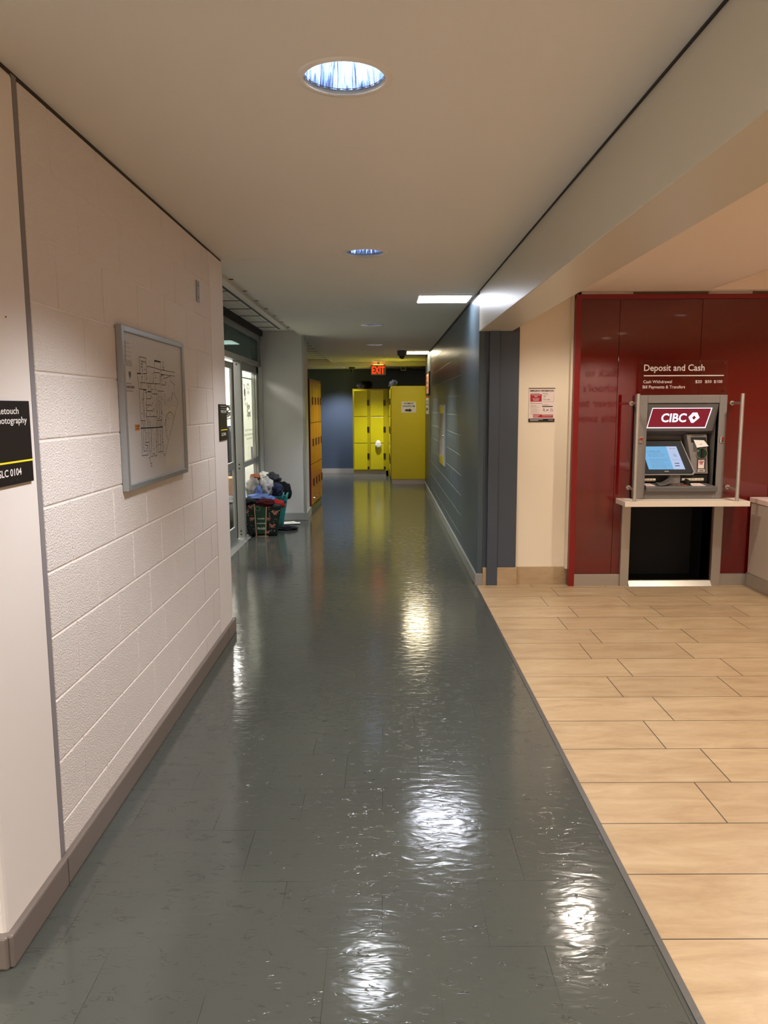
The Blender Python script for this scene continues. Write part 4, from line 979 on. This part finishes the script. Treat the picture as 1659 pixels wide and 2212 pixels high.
for k in range(n):
    a0=2*PI*k/n;a1=2*PI*(k+1)/n; c=Vector(fp(-0.24,0.335,0.020)); r=0.026
    tb.line(c+Vector((r*math.cos(a0),0,r*math.sin(a0))),c+Vector((r*math.cos(a1),0,r*math.sin(a1))),0.002,(0,1,0))
tb.build('bag_lettering',M('pale_bag_print',(214,220,204),0.6),bt,local=True)
def moth(c,s,par,u=Vector((1,0,0))):
    a=MB(); b=MB(); c=Vector(c); P=lambda x,z,o=0: c+u*x*s+Vector((0,-o,z*s))
    for sx in (-1,1):
        a.poly([P(0,0.1),P(sx*0.55,0.55),P(sx*1.0,0.35),P(sx*0.85,-0.1),P(sx*0.35,-0.05)])
        a.poly([P(0,0),P(sx*0.55,-0.15),P(sx*0.5,-0.55),P(sx*0.12,-0.8)])
        b.poly([P(sx*0.35,0.15,0.001),P(sx*0.75,0.28,0.001),P(sx*0.62,0.0,0.001)])
    b.poly([P(-0.06,0.3,0.001),P(0.06,0.3,0.001),P(0.04,-0.6,0.001),P(-0.04,-0.6,0.001)])
    a.build('moth_print',moth_m,par,local=True); b.build('moth_wing_spot',moth_d,par,local=True)
for x,z,s_ in [(0.72,0.285,0.040),(0.62,0.13,0.038),(0.36,0.365,0.032),(0.36,0.21,0.028),(-0.62,0.36,0.028),(-0.62,0.215,0.030),(-0.86,0.30,0.028),(0.33,0.055,0.030)]: moth(fp(x,z,0.016),s_,bt)
dt=MB(); rnd=random.Random(8)
for k in range(60):
    x=rnd.choice([rnd.uniform(-0.97,-0.48),rnd.uniform(0.30,0.97)]); z=rnd.uniform(0.03,0.37); c=Vector(fp(x,z,0.0155)); r=rnd.uniform(0.0022,0.005)
    dt.poly([c+Vector((r*math.cos(2*PI*q/6),0,r*math.sin(2*PI*q/6))) for q in range(6)])
dt.build('dot_print',cream_dot,bt,local=True)
tt=bag('shopping_bag','turquoise reusable bag with dark letters behind the green bag',-1.345,9.70,0.12,0.13,0.27,0.20,0.45,teal_bag,0.15)
tb=MB(); tb.text('OUR',(0.005,-0.116,0.372),UX,V,0.045,0.105,bold=0.02); tb.text('P',(0.085,-0.112,0.300),UX,V,0.05,0.03,bold=0.02); tb.build('bag_lettering',M('dark_teal_print',(12,60,70),0.6),tt,local=True)
MB().cyl((-0.135,-0.10,0.40),(-0.135,-0.12,0.50),0.004,n=8).build('handle_strap',bag_trim,tt,local=True)
G='clothes piled in and around the bags'
blob('folded_clothes',(-1.58,9.08,0.355),(0.12,0.10,0.055),1,c_black,'black garment at the left rim of the green bag',group=G,amp=0.2)
blob('folded_clothes',(-1.40,9.05,0.355),(0.13,0.09,0.05),2,c_plum,'dark maroon garment in the middle of the green bag',group=G,amp=0.2)
blob('folded_clothes',(-1.29,9.10,0.330),(0.105,0.08,0.055),4,c_red,'red garment spilling over the right rim of the green bag',group=G,amp=0.3)
blob('folded_clothes',(-1.47,9.14,0.40),(0.17,0.09,0.050),6,c_blue,'light blue shirt lying across the green bag',group=G,amp=0.3)
# carton behind holding the taller heap
blob('folded_clothes',(-1.50,9.42,0.0),(0.17,0.12,0.30),12,c_char,'dark bundle of clothes on the floor behind the green bag',group=G,amp=0.1)
blob('folded_clothes',(-1.585,9.34,0.44),(0.085,0.09,0.125),7,c_grey,'grey garment heaped left, under the rust one',group=G,amp=0.28)
blob('folded_clothes',(-1.430,9.34,0.44),(0.085,0.09,0.125),8,M('pale_grey_cloth',(164,162,160),0.9,bump=(45,0.5,0.006)),'pale grey garment heaped in the middle of the pile',group=G,amp=0.3)
blob('folded_clothes',(-1.505,9.26,0.42),(0.040,0.05,0.085),9,c_blue,'blue sleeve standing up between the two grey garments',group=G,amp=0.25)
blob('folded_clothes',(-1.565,9.46,0.63),(0.075,0.07,0.040),10,c_rust,'rust coloured garment on top of the pile',group=G,amp=0.25)
blob('folded_clothes',(-1.475,9.46,0.60),(0.060,0.07,0.070),13,c_white,'white garment on top of the pile beside the glass',group=G,amp=0.35)
blob('folded_clothes',(-1.37,9.46,0.56),(0.10,0.08,0.085),14,c_char,'rolled charcoal jeans on the right of the pile',group=G,amp=0.28,rot=0.3)
blob('folded_clothes',(-1.31,9.38,0.44),(0.075,0.07,0.085),15,c_navy,'rolled navy jeans above the turquoise bag rim',group=G,amp=0.3)
blob('folded_clothes',(-1.262,9.70,0.36),(0.095,0.085,0.125),16,c_black,'black fleece bundle in the turquoise bag',group=G,amp=0.14)
o=blob('glove',(-1.22,9.50,0.0),(0.14,0.06,0.028),17,cloth('dark_grey_fleece',(34,35,42)),'dark grey mitten-like cloth on the floor right of the green bag',amp=0.5,rot=0.1)
pm=MB()
for k,(dx,dy,rz) in enumerate([(0,0,0.25),(0.03,-0.02,0.1),(-0.03,0.01,0.35)]):
    c,s_=math.cos(rz),math.sin(rz)
    pts=[(-1.26+dx+x*c-y*s_,10.0+dy+x*s_+y*c,0.002+0.004*k+0.006*(x>0)) for x,y in ((-0.13,-0.07),(0.14,-0.05),(0.13,0.06),(-0.12,0.07))]
    pm.prism(pts,(0,0,0.002))
tag(pm.build('loose_papers',paper),'white papers lying on the floor by the recess end wall','paper')

# ------------------------------------------------------------------ things behind the camera that the red glass mirrors
t=thing('advert_board','pale advert board with large dark writing facing the red wall, behind the camera','advert board',(4.0,-1.0,0))
MB().box(3.40,4.45,-1.06,-1.0,0.0,2.35).build('panel',M('advert_pink',(240,214,206),0.6),t)
tb=MB()
for j,s_ in enumerate(["Back to","school's","never been","this sweet"]): tb.text(s_,(4.14,-0.997,2.02-0.265*j),(-1,0,0),V,0.135,None,bold=0.0)
tb.build('lettering',M('advert_dark_red',(30,8,8),0.5),t)

# ------------------------------------------------------------------ camera, world, view
cam=bpy.data.cameras.new('camera'); co=bpy.data.objects.new('camera',cam); COL.objects.link(co)
cam.sensor_fit='VERTICAL'; cam.sensor_height=24.0; cam.lens=24.0*1671.9/2212; cam.clip_start=0.02; cam.clip_end=60
pitch=0.1350021; roll=0.0041583
co.matrix_world=Matrix.Translation((0,0,CAMZ)) @ Matrix.Rotation(PI/2-pitch,4,'X') @ Matrix.Rotation(-roll*-1*-1,4,'Z')
bpy.context.scene.camera=co
w=bpy.data.worlds.new('world'); bpy.context.scene.world=w; w.use_nodes=True
w.node_tree.nodes['Background'].inputs[0].default_value=(0.02,0.02,0.02,1)
vs=bpy.context.scene.view_settings
vs.view_transform='Standard'; vs.look='None'; vs.exposure=1.6; vs.gamma=1.0; vs.use_curve_mapping=False
